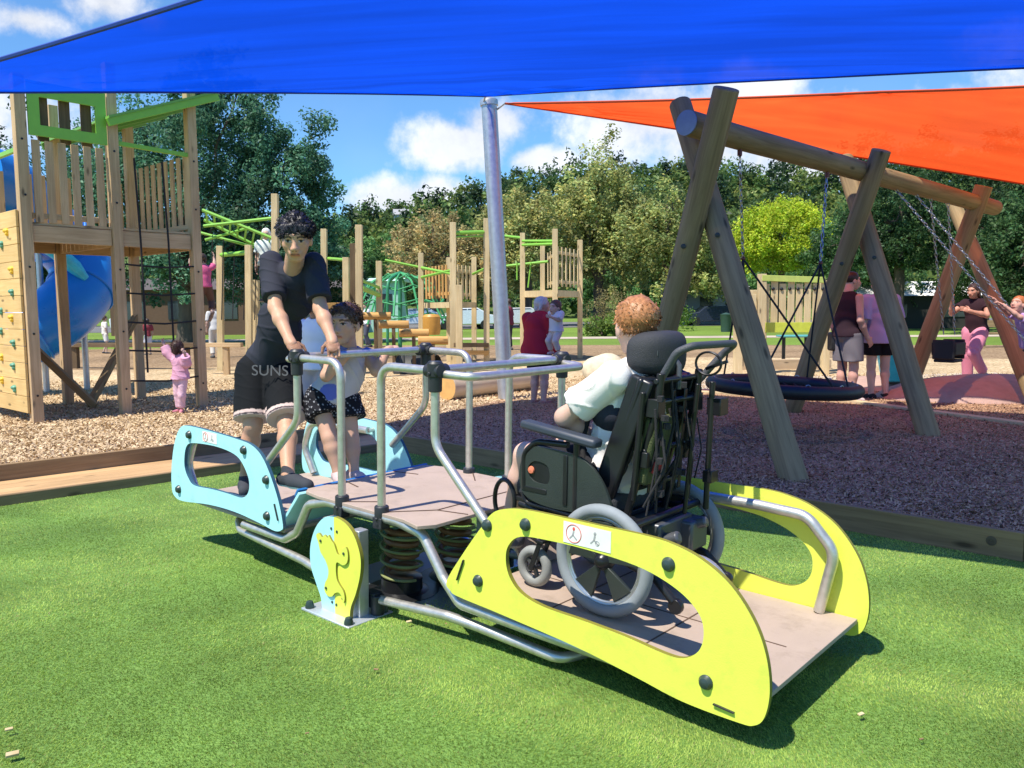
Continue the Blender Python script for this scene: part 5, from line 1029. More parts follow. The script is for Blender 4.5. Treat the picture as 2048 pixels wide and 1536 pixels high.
# ================================================================ PEOPLE
def smin(a, b_, k):
    h_ = np.clip(.5+.5*(b_-a)/k, 0, 1); return b_*(1-h_)+a*h_-k*h_*(1-h_)
def surface_nets(Dg, org, h_):
    nx, ny, nz = Dg.shape; ins = Dg < 0; acc = np.zeros((nx-1, ny-1, nz-1, 3), np.float32); cnt = np.zeros((nx-1, ny-1, nz-1), np.float32)
    sl = lambda d, n: slice(d, n-1+d)
    for ax in range(3):
        o1, o2 = [q for q in range(3) if q != ax]
        for d1 in (0, 1):
            for d2 in (0, 1):
                s0 = [None]*3; s1 = [None]*3; s0[ax] = sl(0, Dg.shape[ax]); s1[ax] = sl(1, Dg.shape[ax])
                s0[o1] = s1[o1] = sl(d1, Dg.shape[o1]); s0[o2] = s1[o2] = sl(d2, Dg.shape[o2])
                a, b_ = Dg[tuple(s0)], Dg[tuple(s1)]; cr = (a < 0) != (b_ < 0); t = np.where(cr, a/np.where(cr, a-b_, 1), 0)
                acc[..., ax] += t; acc[..., o1] += cr*d1; acc[..., o2] += cr*d2; cnt += cr
    act = cnt > 0; idx = -np.ones(act.shape, np.int64); idx[act] = np.arange(act.sum()); I = np.argwhere(act)
    V = (I+acc[act]/cnt[act][:, None])*h_+org; F = []
    for ax in range(3):
        o1, o2 = [(1, 2), (2, 0), (0, 1)][ax]; s0 = [slice(None)]*3; s1 = [slice(None)]*3; s0[ax] = slice(0, -1); s1[ax] = slice(1, None)
        for q in (o1, o2): s0[q] = s1[q] = slice(1, -1)
        a, b_ = ins[tuple(s0)], ins[tuple(s1)]
        for w_, flip in ((a & ~b_, False), (~a & b_, True)):
            E_ = np.argwhere(w_); E_[:, o1] += 1; E_[:, o2] += 1
            def at(u, v): q = E_.copy(); q[:, o1] -= u; q[:, o2] -= v; return idx[q[:, 0], q[:, 1], q[:, 2]]
            f = np.stack([at(1, 1), at(0, 1), at(0, 0), at(1, 0)], 1); F.append(f[:, ::-1] if flip else f)
    F = np.vstack(F); return V, F[(F >= 0).all(1)]
def sdf(prims, h_, k=.02, planes=(), subs=()):
    """c: round cone (p0,p1,r0,r1[,cap]); e: ellipsoid (centre, 3x3 axes rows, radii)"""
    lo = np.full(3, 1e9); hi = -lo
    for p in prims:
        for q, r in (((p[1], p[3]), (p[2], p[4])) if p[0] == 'c' else ((p[1], max(p[3])),)): lo = np.minimum(lo, np.array(q)-r); hi = np.maximum(hi, np.array(q)+r)
    lo -= 3*h_; hi += 3*h_; n = np.ceil((hi-lo)/h_).astype(int)+1; Dg = np.full(n, .3, np.float32)
    ax = [lo[i]+h_*np.arange(n[i]) for i in range(3)]
    def dist(p, X, Y, Z):
        if p[0] == 'c':
            a, b_ = np.array(p[1], float), np.array(p[2], float); ba = b_-a; L2 = ba@ba+1e-12
            t = ((X-a[0])*ba[0]+(Y-a[1])*ba[1]+(Z-a[2])*ba[2])/L2; tc_ = np.clip(t, 0, 1)
            d = np.sqrt((X-a[0]-ba[0]*tc_)**2+(Y-a[1]-ba[1]*tc_)**2+(Z-a[2]-ba[2]*tc_)**2)-(p[3]+(p[4]-p[3])*tc_)
            if len(p) > 5 and p[5]: d = np.maximum(d, (t-1)*math.sqrt(L2))
            return d
        c, A_, r = np.array(p[1], float), np.array(p[2], float), np.array(p[3], float); U = [((X-c[0])*A_[i][0]+(Y-c[1])*A_[i][1]+(Z-c[2])*A_[i][2]) for i in range(3)]
        k0 = np.sqrt(sum((U[i]/r[i])**2 for i in range(3))); k1 = np.sqrt(sum((U[i]/r[i]**2)**2 for i in range(3)))+1e-9; return k0*(k0-1)/k1
    def region(p, mg):
        if p[0] == 'c': q0 = np.minimum(np.array(p[1])-p[3], np.array(p[2])-p[4])-mg; q1 = np.maximum(np.array(p[1])+p[3], np.array(p[2])+p[4])+mg
        else: q0 = np.array(p[1])-max(p[3])-mg; q1 = np.array(p[1])+max(p[3])+mg
        i0 = np.clip(((q0-lo)/h_).astype(int), 0, n-1); i1 = np.clip(np.ceil((q1-lo)/h_).astype(int)+1, 1, n); return tuple(slice(a, b_) for a, b_ in zip(i0, i1))
    for p in prims:
        kk = k if p[0] == 'e' or len(p) < 7 else p[6]
        s_ = region(p, kk+3*h_); X, Y, Z = np.meshgrid(ax[0][s_[0]], ax[1][s_[1]], ax[2][s_[2]], indexing='ij', sparse=True); Dg[s_] = smin(Dg[s_], dist(p, X, Y, Z), kk)
    for p in subs:
        s_ = region(p, 3*h_); X, Y, Z = np.meshgrid(ax[0][s_[0]], ax[1][s_[1]], ax[2][s_[2]], indexing='ij', sparse=True); Dg[s_] = -smin(-Dg[s_], dist(p, X, Y, Z), .008)
    X, Y, Z = np.meshgrid(*ax, indexing='ij', sparse=True)
    for pt, nr in planes: Dg = np.maximum(Dg, (X-pt[0])*nr[0]+(Y-pt[1])*nr[1]+(Z-pt[2])*nr[2])
    return surface_nets(Dg, lo, h_)
def vf_obj(name, parts, m, par, col=None):
    """parts: list of (V,F,colours)"""
    vs, fs, cs, o = [], [], [], 0
    for V, F, c in parts: vs.append(V); fs.append(F+o); o += len(V); cs.append(np.tile(c, (len(V), 1)) if np.ndim(c) == 1 else c)
    V, F, C_ = np.vstack(vs), np.vstack(fs), np.vstack(cs); me = bpy.data.meshes.new(name); nv, nf = len(V), len(F)
    me.vertices.add(nv); me.vertices.foreach_set('co', V.astype(np.float32).ravel()); me.loops.add(nf*4); me.loops.foreach_set('vertex_index', F.astype(np.int32).ravel())
    me.polygons.add(nf); me.polygons.foreach_set('loop_start', np.arange(0, nf*4, 4, dtype=np.int32)); me.polygons.foreach_set('loop_total', np.full(nf, 4, np.int32)); me.polygons.foreach_set('use_smooth', np.ones(nf, bool))
    a = me.color_attributes.new('Col', 'FLOAT_COLOR', 'POINT'); c4 = np.ones((nv, 4), np.float32); c4[:, :3] = C_; a.data.foreach_set('color', c4.ravel()); me.materials.append(m); me.update(calc_edges=True); me.validate()
    ob = bpy.data.objects.new(name, me); COL.objects.link(ob)
    if par is not None: put(ob, par)
    return ob
M_SKIN = attr_mat('skin', .5, spec=.35, sss=.05, bump=.2, bscale=300); M_CLOTH = attr_mat('woven_cloth', .85, spec=.15, bump=.35, bscale=260); M_HAIR = attr_mat('hair', .45, spec=.4, bump=.9, bscale=110)
def nv(v): v = np.array(v, float); return v/(np.linalg.norm(v)+1e-9)
def head_parts(c, fwd, up_, hs, skin, hair, h_, detail):
    """hs: head height chin to crown. returns skin prims, subs, colour fn and hair prims"""
    f = nv(fwd); u = nv(np.array(up_)-f*np.dot(up_, f)); r = np.cross(f, u); A_ = np.array([r, f, u]); c = np.array(c, float)
    P = lambda x, y, z: c+hs*(r*x+f*y+u*z)
    sk = [('e', P(0, -.06, .16), A_, (.335*hs, .41*hs, .34*hs)), ('e', P(0, .10, -.08), A_, (.285*hs, .31*hs, .34*hs)), ('e', P(0, .20, -.36), A_, (.17*hs, .155*hs, .12*hs)), ('e', P(0, .33, .17), A_, (.20*hs, .08*hs, .05*hs))]
    sk += [('c', P(0, .37, .08), P(0, .485, -.10), .028*hs, .048*hs), ('e', P(-.045, .43, -.125), A_, (.038*hs, .04*hs, .03*hs)), ('e', P(.045, .43, -.125), A_, (.038*hs, .04*hs, .03*hs)), ('e', P(0, .37, -.225), A_, (.10*hs, .06*hs, .022*hs)), ('e', P(0, .365, -.262), A_, (.085*hs, .055*hs, .024*hs)), ('e', P(.19, .22, -.05), A_, (.09*hs, .10*hs, .10*hs)), ('e', P(-.19, .22, -.05), A_, (.09*hs, .10*hs, .10*hs))]
    sk += [('e', P(s_*.335, -.03, -.02), A_, (.04*hs, .085*hs, .13*hs)) for s_ in (-1, 1)]
    sk += [('e', P(s_*.14, .345, .055), A_, (.062*hs, .045*hs, .045*hs)) for s_ in (-1, 1)] if detail else []
    subs = [('e', P(s_*.145, .42, .06), A_, (.075*hs, .055*hs, .042*hs)) for s_ in (-1, 1)]
    def colour(V):
        L_ = (V-c)@A_.T/hs; C_ = np.tile(np.array(skin, float), (len(V), 1)); x, y, z = L_.T; fr = y > .2
        ck = np.exp(-(((np.abs(x)-.2)/.09)**2+((z+.1)/.09)**2))[:, None]*fr[:, None]; C_ = C_*(1-ck*.3)+np.array(skin)*np.array([1.12, .8, .78])*ck*.3
        lip = fr & (np.abs(x) < .105) & (np.abs(z+.245+.25*x*x*4) < .036); C_[lip] = np.array(skin)*np.array([.85, .52, .5])
        mo = fr & (np.abs(x) < .095) & (np.abs(z+.243) < .009); C_[mo] = np.array(skin)*.25
        br = fr & (np.abs(np.abs(x)-.155) < .095) & (np.abs(z-.155+.35*np.abs(np.abs(x)-.13)) < .024); C_[br] = np.array(hair)*.8+np.array(skin)*.12
        ex, ez = (np.abs(x)-.145)/.062, (z-.055)/.028; ey = fr & (ex**2+ez**2 < 1); C_[ey] = (.42, .39, .37)
        ly = fr & (ex**2+ez**2 < 1.5) & (ez > .3); C_[ly] = (.03, .02, .018)
        ir = fr & (((np.abs(x)-.145)/.029)**2+((z-.055)/.031)**2 < 1); C_[ir] = (.025, .015, .01)
        no = fr & (np.abs(np.abs(x)-.035) < .016) & (np.abs(z+.155) < .014) & (y > .4); C_[no] = np.array(skin)*.4
        return C_
    return A_, P, sk, subs, colour
def hair_mesh(kind, A_, P, c, hs, col, h_, seed):
    if kind == 'none': return None
    rng = np.random.default_rng(seed); r, f, u = A_; pr = [('e', P(0, -.09, .19), A_, (.375*hs, .44*hs, .375*hs))]; pl = []
    # hairline: keep what is above/behind a slanted plane through the forehead
    nrm = nv(f*.80-u*.60); pl = [(P(0, .22, .21), nrm)]
    if kind == 'curly':
        for _ in range(200):
            th, ph = rng.uniform(0, 2*PI), rng.uniform(-.15, 1.5); d = r*math.cos(th)*math.cos(ph)+f*math.sin(th)*math.cos(ph)+u*math.sin(ph)
            q = P(0, -.06, .2)+d*np.array(hs*(.35+.05*rng.random())); pr.append(('e', q, A_, tuple(hs*np.array([.05, .05, .045])*(.7+.6*rng.random()))))
        for x in np.linspace(-.28, .28, 9): pr.append(('c', P(x, .28, .36), P(x+rng.uniform(-.05, .05), .38, .21+.05*rng.random()), .06*hs, .022*hs))
        pl = [(P(0, .40, .17), nv(f*.72-u*.70))]
    if kind == 'short':
        for _ in range(40):
            th, ph = rng.uniform(0, 2*PI), rng.uniform(-.1, 1.4); d = r*math.cos(th)*math.cos(ph)+f*math.sin(th)*math.cos(ph)+u*math.sin(ph); pr.append(('e', P(0, -.08, .17)+d*hs*.36, A_, tuple(hs*np.array([.06, .06, .05])*(.8+.4*rng.random()))))
    if kind in ('long', 'bun', 'bob'):
        if kind != 'bun':
            ln = -.75 if kind == 'long' else -.22
            pr += [('c', P(s_*.30, -.12, .1), P(s_*.30, -.2, ln), .13*hs, .10*hs) for s_ in (-1, 1)]+[('c', P(0, -.33, .1), P(0, -.36, ln), .2*hs, .15*hs)]
        else: pr += [('e', P(0, -.5, .34), A_, (.15*hs, .14*hs, .14*hs))]
        pr += [('c', P(s_*.05, .20, .44), P(s_*.33, .05, .1), .07*hs, .045*hs) for s_ in (-1, 1)]; pl = [(P(0, .22, .16), nv(f*.86-u*.5))]
    V, F = sdf(pr, h_, .012, pl); n = np.sin(V@np.array([310, 120, 90.]))*np.sin(V@np.array([70, 280, 160.]))*.0015*(hs/.22); V = V+n[:, None]*nv(V.mean(0)-np.array(c)); t = .75+.5*np.abs(np.sin(V@np.array([190, 60, 120.])+np.sin(V@np.array([40, 90, 60.])*2)))
    return V, F, np.array(col)*t[:, None]
def person(label, J, hs=.225, skin=(.5, .3, .2), hair=('short', (.03, .02, .018)), face=None, top=None, bottom=None, shoes=None, build=1., h_=.009, hh=None, seed=1, group=None, extra=None, mat4=None, hands=True, cat='person', wide=1., name='person'):
    """J: joints in metres: head (centre), neck, chest, pelvis, and L/R shoulder, elbow, wrist, hand, hip, knee, ankle, toe"""
    J = {k: np.array(v, float) for k, v in J.items()}; s_ = hs/.225*build; hh = hh or max(h_*.55, .0035)
    org = (J['ankleL']+J['ankleR'])/2; t = thing(name, label, cat, tuple(org), group=group, matrix=None)
    sh = J['shoulderR']-J['shoulderL']; spine = nv(J['neck']-J['pelvis']); rx = nv(sh); fy = nv(np.cross(spine, rx)) if True else None; uz = np.cross(rx, fy)
    uz = nv(np.cross(rx, fy)); A_ = np.array([rx, fy, spine-rx*np.dot(spine, rx)]); A_[2] = nv(A_[2]); A_[1] = nv(np.cross(A_[2], A_[0]))
    hipr = nv(J['hipR']-J['hipL']); H_ = np.array([hipr, nv(np.cross(spine, hipr)), spine]); H_[2] = nv(np.cross(H_[0], H_[1]))
    sw_ = np.linalg.norm(sh)/2; chest = J['chest']; pv = J['pelvis']; mid = (chest+pv)/2
    def torso(g_=0, belly=1.): return [('e', chest, A_, ((sw_*.88+g_), .105*s_*wide+g_, .17*s_+g_)), ('e', (chest+J['neck'])/2, A_, (sw_*.80+g_, .075*s_+g_, .09*s_+g_)), ('e', mid, A_, (.135*s_*wide*belly+g_, .10*s_*wide*belly+g_, .17*s_+g_)), ('e', pv, H_, (.155*s_*wide+g_, .115*s_*wide+g_, .12*s_+g_))]
    def arm(sd, g0=0, g1=0, f=None, cap=False):
        a, e, w_ = J['shoulder'+sd], J['elbow'+sd], J['wrist'+sd]; R_ = (.050*s_, .040*s_, .027*s_); out = []
        if f is None: return [('c', a, e, R_[0], R_[1]), ('c', e, e+(w_-e)*.35, R_[1], .041*s_), ('c', e+(w_-e)*.35, w_, .041*s_, R_[2])]
        if f <= 1: return [('c', a, a+(e-a)*f, R_[0]+g0, R_[0]+(R_[1]-R_[0])*f+g1, True, .012)]
        return [('c', a, e, R_[0]+g0, R_[1]+g1), ('c', e, e+(w_-e)*(f-1), R_[1]+g1, R_[1]+(R_[2]-R_[1])*(f-1)+g1, True, .012)]
    def leg(sd, g0=0, g1=0, f=None):
        a, k_, n_ = J['hip'+sd], J['knee'+sd], J['ankle'+sd]; R_ = (.088*s_, .058*s_, .036*s_); cf = k_+(n_-k_)*.3
        if f is None: return [('c', a, k_, R_[0], R_[1]), ('c', k_, cf, R_[1]*.93, .057*s_), ('c', cf, n_, .057*s_, R_[2])]
        if f <= 1: return [('c', a, a+(k_-a)*f, R_[0]+g0, R_[0]+(R_[1]-R_[0])*f+g1, True, .012)]
        return [('c', a, k_, R_[0]+g0, R_[1]+g1), ('c', k_, k_+(n_-k_)*(f-1), R_[1]+g1, R_[1]+(.045*s_-R_[1])*(f-1)+g1, True, .012)]
    fwd = face if face is not None else fy; Ah, P, sk, subs, colf = head_parts(J['head'], fwd, (0, 0, 1) if abs(nv(fwd)[2]) < .9 else (0, 1, 0), hs, skin, hair[1], hh, hh < .006)
    body = torso(); 
    for sd in 'LR': body += arm(sd)+leg(sd)
    # palms and feet
    hp = []
    for sd in 'LR':
        w_, hd = J['wrist'+sd], J['hand'+sd]; d = nv(hd-w_); fl = .085*s_; pn = nv(J.get('palm'+sd, np.array([0, 0, -1.]))); pn = nv(pn-d*np.dot(pn, d)); lat = np.cross(d, pn)*(1 if sd == 'R' else -1)
        body.append(('c', w_, w_+d*.03*s_, .026*s_, .03*s_)); hp.append(('c', w_-d*.02*s_, w_+d*.02*s_, .027*s_, .026*s_))
        hp.append(('e', w_+d*.055*s_, np.array([lat, d, pn]), (.040*s_, .052*s_, .018*s_)))
        curl = J.get('curl'+sd, np.array(.5)); 
        for q, ln, rr in ((-.030, .068, .0085), (-.010, .076, .0088), (.011, .071, .0085), (.030, .056, .0075)):
            b0 = w_+d*.098*s_+lat*(-q)*s_; d1 = nv(d*math.cos(float(curl)*.7)+pn*math.sin(float(curl)*.7)); b1 = b0+d1*ln*.52*s_; d2 = nv(d*math.cos(float(curl)*1.8)+pn*math.sin(float(curl)*1.8)); hp.append(('c', b0-d*.02*s_, b1, rr*s_*1.05, rr*s_, False, .003)); hp.append(('c', b1, b1+d2*ln*.5*s_, rr*s_, rr*s_*.8, False, .003))
        b0 = w_+d*.03*s_+lat*.034*s_; b1 = b0+nv(lat*.8+d*.8+pn*.3)*.034*s_; hp.append(('c', b0, b1, .0125*s_, .010*s_, False, .004)); hp.append(('c', b1, b1+nv(lat*.25+d*1.+pn*.6)*.03*s_, .010*s_, .008*s_, False, .004))
        n_, to = J['ankle'+sd], J['toe'+sd]; fd_ = nv(to-n_); hl = n_-nv(fd_*np.array([1, 1, .2]))*.035*s_+np.array([0, 0, -.035*s_]); body += [('c', n_, hl, .036*s_, .034*s_), ('c', hl, to, .033*s_, .026*s_)]
    neck = [('c', J['neck']-spine*.02*s_, P(0, -.1, -.15), .056*s_, .052*s_)]; body += neck
    V, F = sdf(body, h_, .025*s_); 
    Vh, Fh = sdf(sk+[('c', P(0, -.1, -.1), J['neck']*.85+P(0, -.1, -.1)*.15, .052*s_, .058*s_)], hh, .022*s_, (), subs); prt = [(V, F, np.array(skin)*(.96+.08*np.sin(V@np.array([31, 22, 17.]))[:, None])), (Vh, Fh, colf(Vh))]
    if hands:
        for sd in 'LR':
            w_ = J['wrist'+sd]; n_h = [p for p in hp if np.linalg.norm(p[1]-w_) < .25*s_]; Vn, Fn = sdf(n_h, max(.0032, h_*.45), .006); prt.append((Vn, Fn, np.tile(np.array(skin)*1.02, (len(Vn), 1))))
    bo = vf_obj('body', prt, M_SKIN, t)
    hm = hair_mesh(hair[0], Ah, P, J['head'], hs, hair[1], max(hh, .005), seed)
    if hm:
        parts_ = [hm]
        if h_ < .009: # loose strands so the outline is hair, not a cap
            rg = np.random.default_rng(seed); V0 = hm[0]; ii = rg.integers(len(V0), size=3800 if hair[0] != 'short' else 2600); c0 = J['head']+np.array([0, 0, .1*hs]); b0 = V0[ii]; o_ = b0-c0; o_ /= np.linalg.norm(o_, axis=1, keepdims=True)
            cur = {'curly': .35, 'short': .03}.get(hair[0], .10); gd = o_*cur+rg.normal(size=o_.shape)*(.5 if hair[0] != 'bun' else .25)*(.6 if hair[0] in ('short', 'curly') else 1)+np.array([0, 0, -.25 if hair[0] != 'short' else -.45]); gd /= np.linalg.norm(gd, axis=1, keepdims=True)
            ln_ = hs*(.05+.09*rg.random((len(ii), 1)))*(.75 if hair[0] in ('short', 'curly') else 1); sd_ = np.cross(gd, o_+rg.normal(size=o_.shape)*.3); sd_ /= np.linalg.norm(sd_, axis=1, keepdims=True)+1e-6; wd_2 = .0016+.0012*rg.random((len(ii), 1)); st = b0-o_*.004
            q = np.stack([st-sd_*wd_2, st+sd_*wd_2, st+gd*ln_*.6+o_*.003+sd_*wd_2*.7, st+gd*ln_-o_*.002], 1).reshape(-1, 3); cc_ = np.repeat(np.array(hair[1])*(.55+1.1*rg.random((len(ii), 1))), 4, 0)
            parts_.append((q, np.arange(len(q)).reshape(-1, 4), cc_))
        vf_obj('hair', parts_, M_HAIR, t)
    def cloth(nm, pr, colr, planes=(), k=.02, fold=.006, colfn=None, subs=()):
        V, F = sdf(pr, h_, k*s_, planes, subs); 
        nrm = V-V.mean(0); w1 = np.sin(V@np.array([30, 16, 14.])+2.2*np.sin(V@np.array([9, 14, 7.])))+(.5*np.sin(V@np.array([27, 41, 34.])+2*np.sin(V@np.array([19, 8, 15.]))) if h_ < .009 else 0); ax_ = np.stack([nrm[:, 0], nrm[:, 1], 0*nrm[:, 2]], 1); ax_ /= np.linalg.norm(ax_, axis=1, keepdims=True)+1e-6
        if h_ < .009:
            q1 = 1-np.abs(np.sin(V@np.array([21, 9, 17.])+1.8*np.sin(V@np.array([11, 17, 9.])))); q2 = 1-np.abs(np.sin(V@np.array([-13, 25, 29.])+2*np.sin(V@np.array([15, -9, 12.])))); w1 = w1*.35+1.5*q1**3+1.0*q2**4-.4
        V = V+ax_*(w1*fold*.75)[:, None]
        C_ = np.tile(np.array(colr, float), (len(V), 1))
        if colfn: C_ = colfn(V, C_)
        return vf_obj(nm, [(V, F, C_)], M_CLOTH, t)
    if top:
        col_, slv, hem = top[:3]; g0 = top[3] if len(top) > 3 else .016; pr = torso(g0*s_+.004); pr[0] = ('e', chest, A_, (sw_*.9+g0, .108*s_*wide+g0, .19*s_)); hemp = pv-spine*hem*s_
        pr.append(('c', mid, hemp, .12*s_*wide+g0, .125*s_*wide+g0*1.6, True, .03))
        pr.append(('e', pv-spine*hem*s_*.5, H_, (.155*s_*wide+g0*1.3, .115*s_*wide+g0*1.3, .13*s_)))
        if slv > 0:
            for sd in 'LR': pr += arm(sd, g0, g0*1.5, slv)
        pl = [(hemp, -spine)]; nks = [('c', J['neck']-spine*.012*s_+A_[1]*.02*s_, J['neck']+spine*.16*s_+A_[1]*.04*s_, .048*s_, .075*s_)]
        cloth(top[5] if len(top) > 5 else 'shirt', pr, col_, pl, .03, top[4] if len(top) > 4 else .006, top[6] if len(top) > 6 else None, nks)
    if bottom:
        col_, lf, g0 = bottom[:3]; pr = [('e', pv-spine*.01, H_, (.155*s_*wide+g0*.9, .115*s_*wide+g0*.9, .12*s_))]
        for sd in 'LR': pr += leg(sd, g0, g0*(1.6 if lf <= 1 else 1), lf)
        cloth(bottom[4] if len(bottom) > 4 else 'shorts', pr, col_, [(pv+spine*.10*s_, spine)], .03, bottom[3] if len(bottom) > 3 else .006, bottom[5] if len(bottom) > 5 else None)
    if shoes:
        for sd in 'LR':
            n_, to = J['ankle'+sd], J['toe'+sd]; fd_ = nv(to-n_); flat = nv(fd_*np.array([1, 1, 0])); hl = n_-flat*.04*s_+np.array([0, 0, -.030*s_]); e2_ = to+flat*.012*s_
            lowz = min(hl[2], e2_[2])-.032*s_; pr = [('c', hl, hl+(e2_-hl)*.5, .044*s_, .045*s_), ('c', hl+(e2_-hl)*.5, e2_, .045*s_, .036*s_), ('c', n_+np.array([0, 0, -.01]), hl, .043*s_, .044*s_)]
            V, F = sdf(pr, h_*.7, .02*s_, [(n_+np.array([0, 0, .025*s_]), (0, 0, 1)), (np.array([0, 0, lowz]), (0, 0, -1))]); C_ = np.tile(np.array(shoes, float), (len(V), 1)); C_[V[:, 2] < lowz+.016*s_] = (.6, .6, .58) if sum(shoes) < .3 else (.3, .3, .3); vf_obj('shoe', [(V, F, C_)], M_CLOTH, t)
    return t, Ah, P
def stand(base, H, rz, pose=None, sw=.105, lean=0.):
    """default standing joints for height H, x right, y forward, turned by rz"""
    k = H; J = dict(head=(0, .012, .925), neck=(0, -.01, .835), chest=(0, 0, .735), pelvis=(0, -.005, .53), shoulderL=(-sw, -.005, .80), shoulderR=(sw, -.005, .80), elbowL=(-sw-.03, -.02, .63), elbowR=(sw+.03, -.02, .63), wristL=(-sw-.035, .02, .485), wristR=(sw+.035, .02, .485), handL=(-sw-.035, .03, .43), handR=(sw+.035, .03, .43), hipL=(-.052, 0, .505), hipR=(.052, 0, .505), kneeL=(-.056, .01, .275), kneeR=(.056, .01, .275), ankleL=(-.058, -.01, .045), ankleR=(.058, -.01, .045), toeL=(-.07, .085, .018), toeR=(.07, .085, .018))
    J['palmL'] = (1, 0, 0); J['palmR'] = (-1, 0, 0)
    for a, b_ in (pose or {}).items(): J[a] = b_
    c, s_ = math.cos(rz), math.sin(rz); out = {}
    for n_, v in J.items():
        if n_.startswith('curl'): out[n_] = v; continue
        q = np.array([c*v[0]-s_*v[1], s_*v[0]+c*v[1], v[2]], float); out[n_] = q if n_.startswith('palm') else q*k+np.array(base)
    return out
dd_ = lambda px, py, Y: np.array(D(px, py, Y))
def pe(v): return nv(v)

# ---- teenage boy leaning on the near blue corner of the handrail (faces the camera)
SK1 = (.56, .315, .20); BLKHAIR = (.014, .013, .018)
Jb = dict(head=dd_(592, 480, 4.12), neck=dd_(588, 531, 4.24), chest=dd_(582, 585, 4.36), pelvis=dd_(538, 725, 4.56),
    shoulderR=dd_(543, 524, 4.32), elbowR=dd_(551, 615, 4.16), wristR=dd_(580, 683, 4.02), handR=dd_(596, 705, 3.96),
    shoulderL=dd_(628, 527, 4.28), elbowL=dd_(641, 618, 4.16), wristL=dd_(664, 679, 4.05), handL=dd_(668, 703, 3.99),
    hipR=dd_(510, 745, 4.54), hipL=dd_(562, 748, 4.54), kneeR=dd_(506, 850, 4.42), kneeL=dd_(574, 848, 4.34), ankleR=dd_(492, 952, 4.52), ankleL=dd_(576, 950, 4.12), toeR=dd_(489, 982, 4.34), toeL=dd_(613, 970, 4.02),
    palmR=np.array([.1, .1, -1]), palmL=np.array([0, .1, -1]), curlR=np.array(.9), curlL=np.array(1.3))
def scol(V, C_):
    return C_
def shorts_trim(J, s_):
    def f(V, C_):
        for sd in 'LR':
            a, k_ = J['hip'+sd], J['knee'+sd]; d = k_-a; t = (V-a)@d/(d@d); near = np.linalg.norm(V-(a+t[:, None]*d), axis=1) < .16
            C_[near & (t > .80)] = (.62, .47, .43); C_[near & (t > .855) & (t < .885)] = (.05, .04, .05)
        return C_
    return f
bt_, Ab, Pb = person('teenage boy in black T-shirt and black basketball shorts leaning on the seesaw rail', Jb, hs=.214, skin=SK1, hair=('curly', BLKHAIR), face=(.16, -1, -.30), top=((.034, .036, .050), .80, .16, .017, .007, 'tshirt'), bottom=((.009, .010, .012), .90, .032, .003, 'shorts', shorts_trim(Jb, 1)), shoes=(.05, .055, .065), h_=.0058, hh=.0034, seed=5, build=.89, wide=.86)
# lettering across the shorts
def text_obj(name, s, size, loc, rot, m, par, ext=.001):
    cu = bpy.data.curves.new(name, 'FONT'); cu.body = s; cu.size = size; cu.extrude = ext; cu.align_x = 'CENTER'; cu.align_y = 'CENTER'; tmp = bpy.data.objects.new(name, cu); COL.objects.link(tmp)
    dg = bpy.context.evaluated_depsgraph_get(); me = bpy.data.meshes.new_from_object(tmp.evaluated_get(dg)); bpy.data.objects.remove(tmp); o = bpy.data.objects.new(name, me); me.materials.clear(); me.materials.append(m); COL.objects.link(o)
    o.matrix_basis = Matrix.Translation(loc) @ rot.to_matrix().to_4x4() if hasattr(rot, 'to_matrix') else Matrix.Translation(loc) @ rot.to_4x4()
    put(o, par); return o
from mathutils import Euler
text_obj('shorts_lettering', 'SUNS', .080, D(540, 742, 4.37), Euler((math.radians(86), math.radians(2), math.radians(8))), mat('grey_print', (.13, .13, .14), .7), bt_)
# ---- girl hanging on the blue grab bar
Jg = dict(head=dd_(690, 650, 4.38), neck=dd_(699, 699, 4.46), chest=dd_(694, 735, 4.46), pelvis=dd_(664, 790, 4.44),
    shoulderR=dd_(658, 716, 4.44), elbowR=dd_(652, 752, 4.30), wristR=dd_(700, 705, 4.30), handR=dd_(722, 699, 4.33),
    shoulderL=dd_(733, 712, 4.50), elbowL=dd_(752, 742, 4.42), wristL=dd_(776, 700, 4.50), handL=dd_(792, 694, 4.55),
    hipR=dd_(642, 803, 4.42), hipL=dd_(690, 808, 4.46), kneeR=dd_(659, 876, 4.33), kneeL=dd_(703, 880, 4.40), ankleR=dd_(676, 945, 4.30), ankleL=dd_(708, 943, 4.36), toeR=dd_(684, 966, 4.18), toeL=dd_(732, 962, 4.26),
    palmR=np.array([0, .2, -1]), palmL=np.array([0, .2, -1]), curlR=np.array(1.3), curlL=np.array(1.3))
def girltop(V, C_):
    t = np.exp(-(((V[:, 0]-Jg['chest'][0]+.07)/.06)**2+((V[:, 2]-Jg['chest'][2]+.12)/.05)**2)); C_[t > .45] = (.12, .15, .50); C_[V[:, 2] > Jg['chest'][2]+.075] = (.17, .19, .42); return C_
def specks(V, C_): m_ = np.sin(V[:, 0]*260)*np.sin(V[:, 1]*210+1)*np.sin(V[:, 2]*240) > .55; C_[m_] = (.35, .35, .38); return C_
person('girl in pale lilac top and black speckled shorts holding the seesaw grab bar', Jg, hs=.215, skin=(.56, .33, .23), hair=('bun', (.085, .045, .028)), face=(-.28, -.93, -.06), top=((.50, .47, .50), .22, .05, .012, .005, 'top', girltop), bottom=((.012, .012, .016), .42, .030, .006, 'shorts', specks), shoes=(.55, .42, .42), h_=.0062, hh=.0036, build=.74, seed=3)
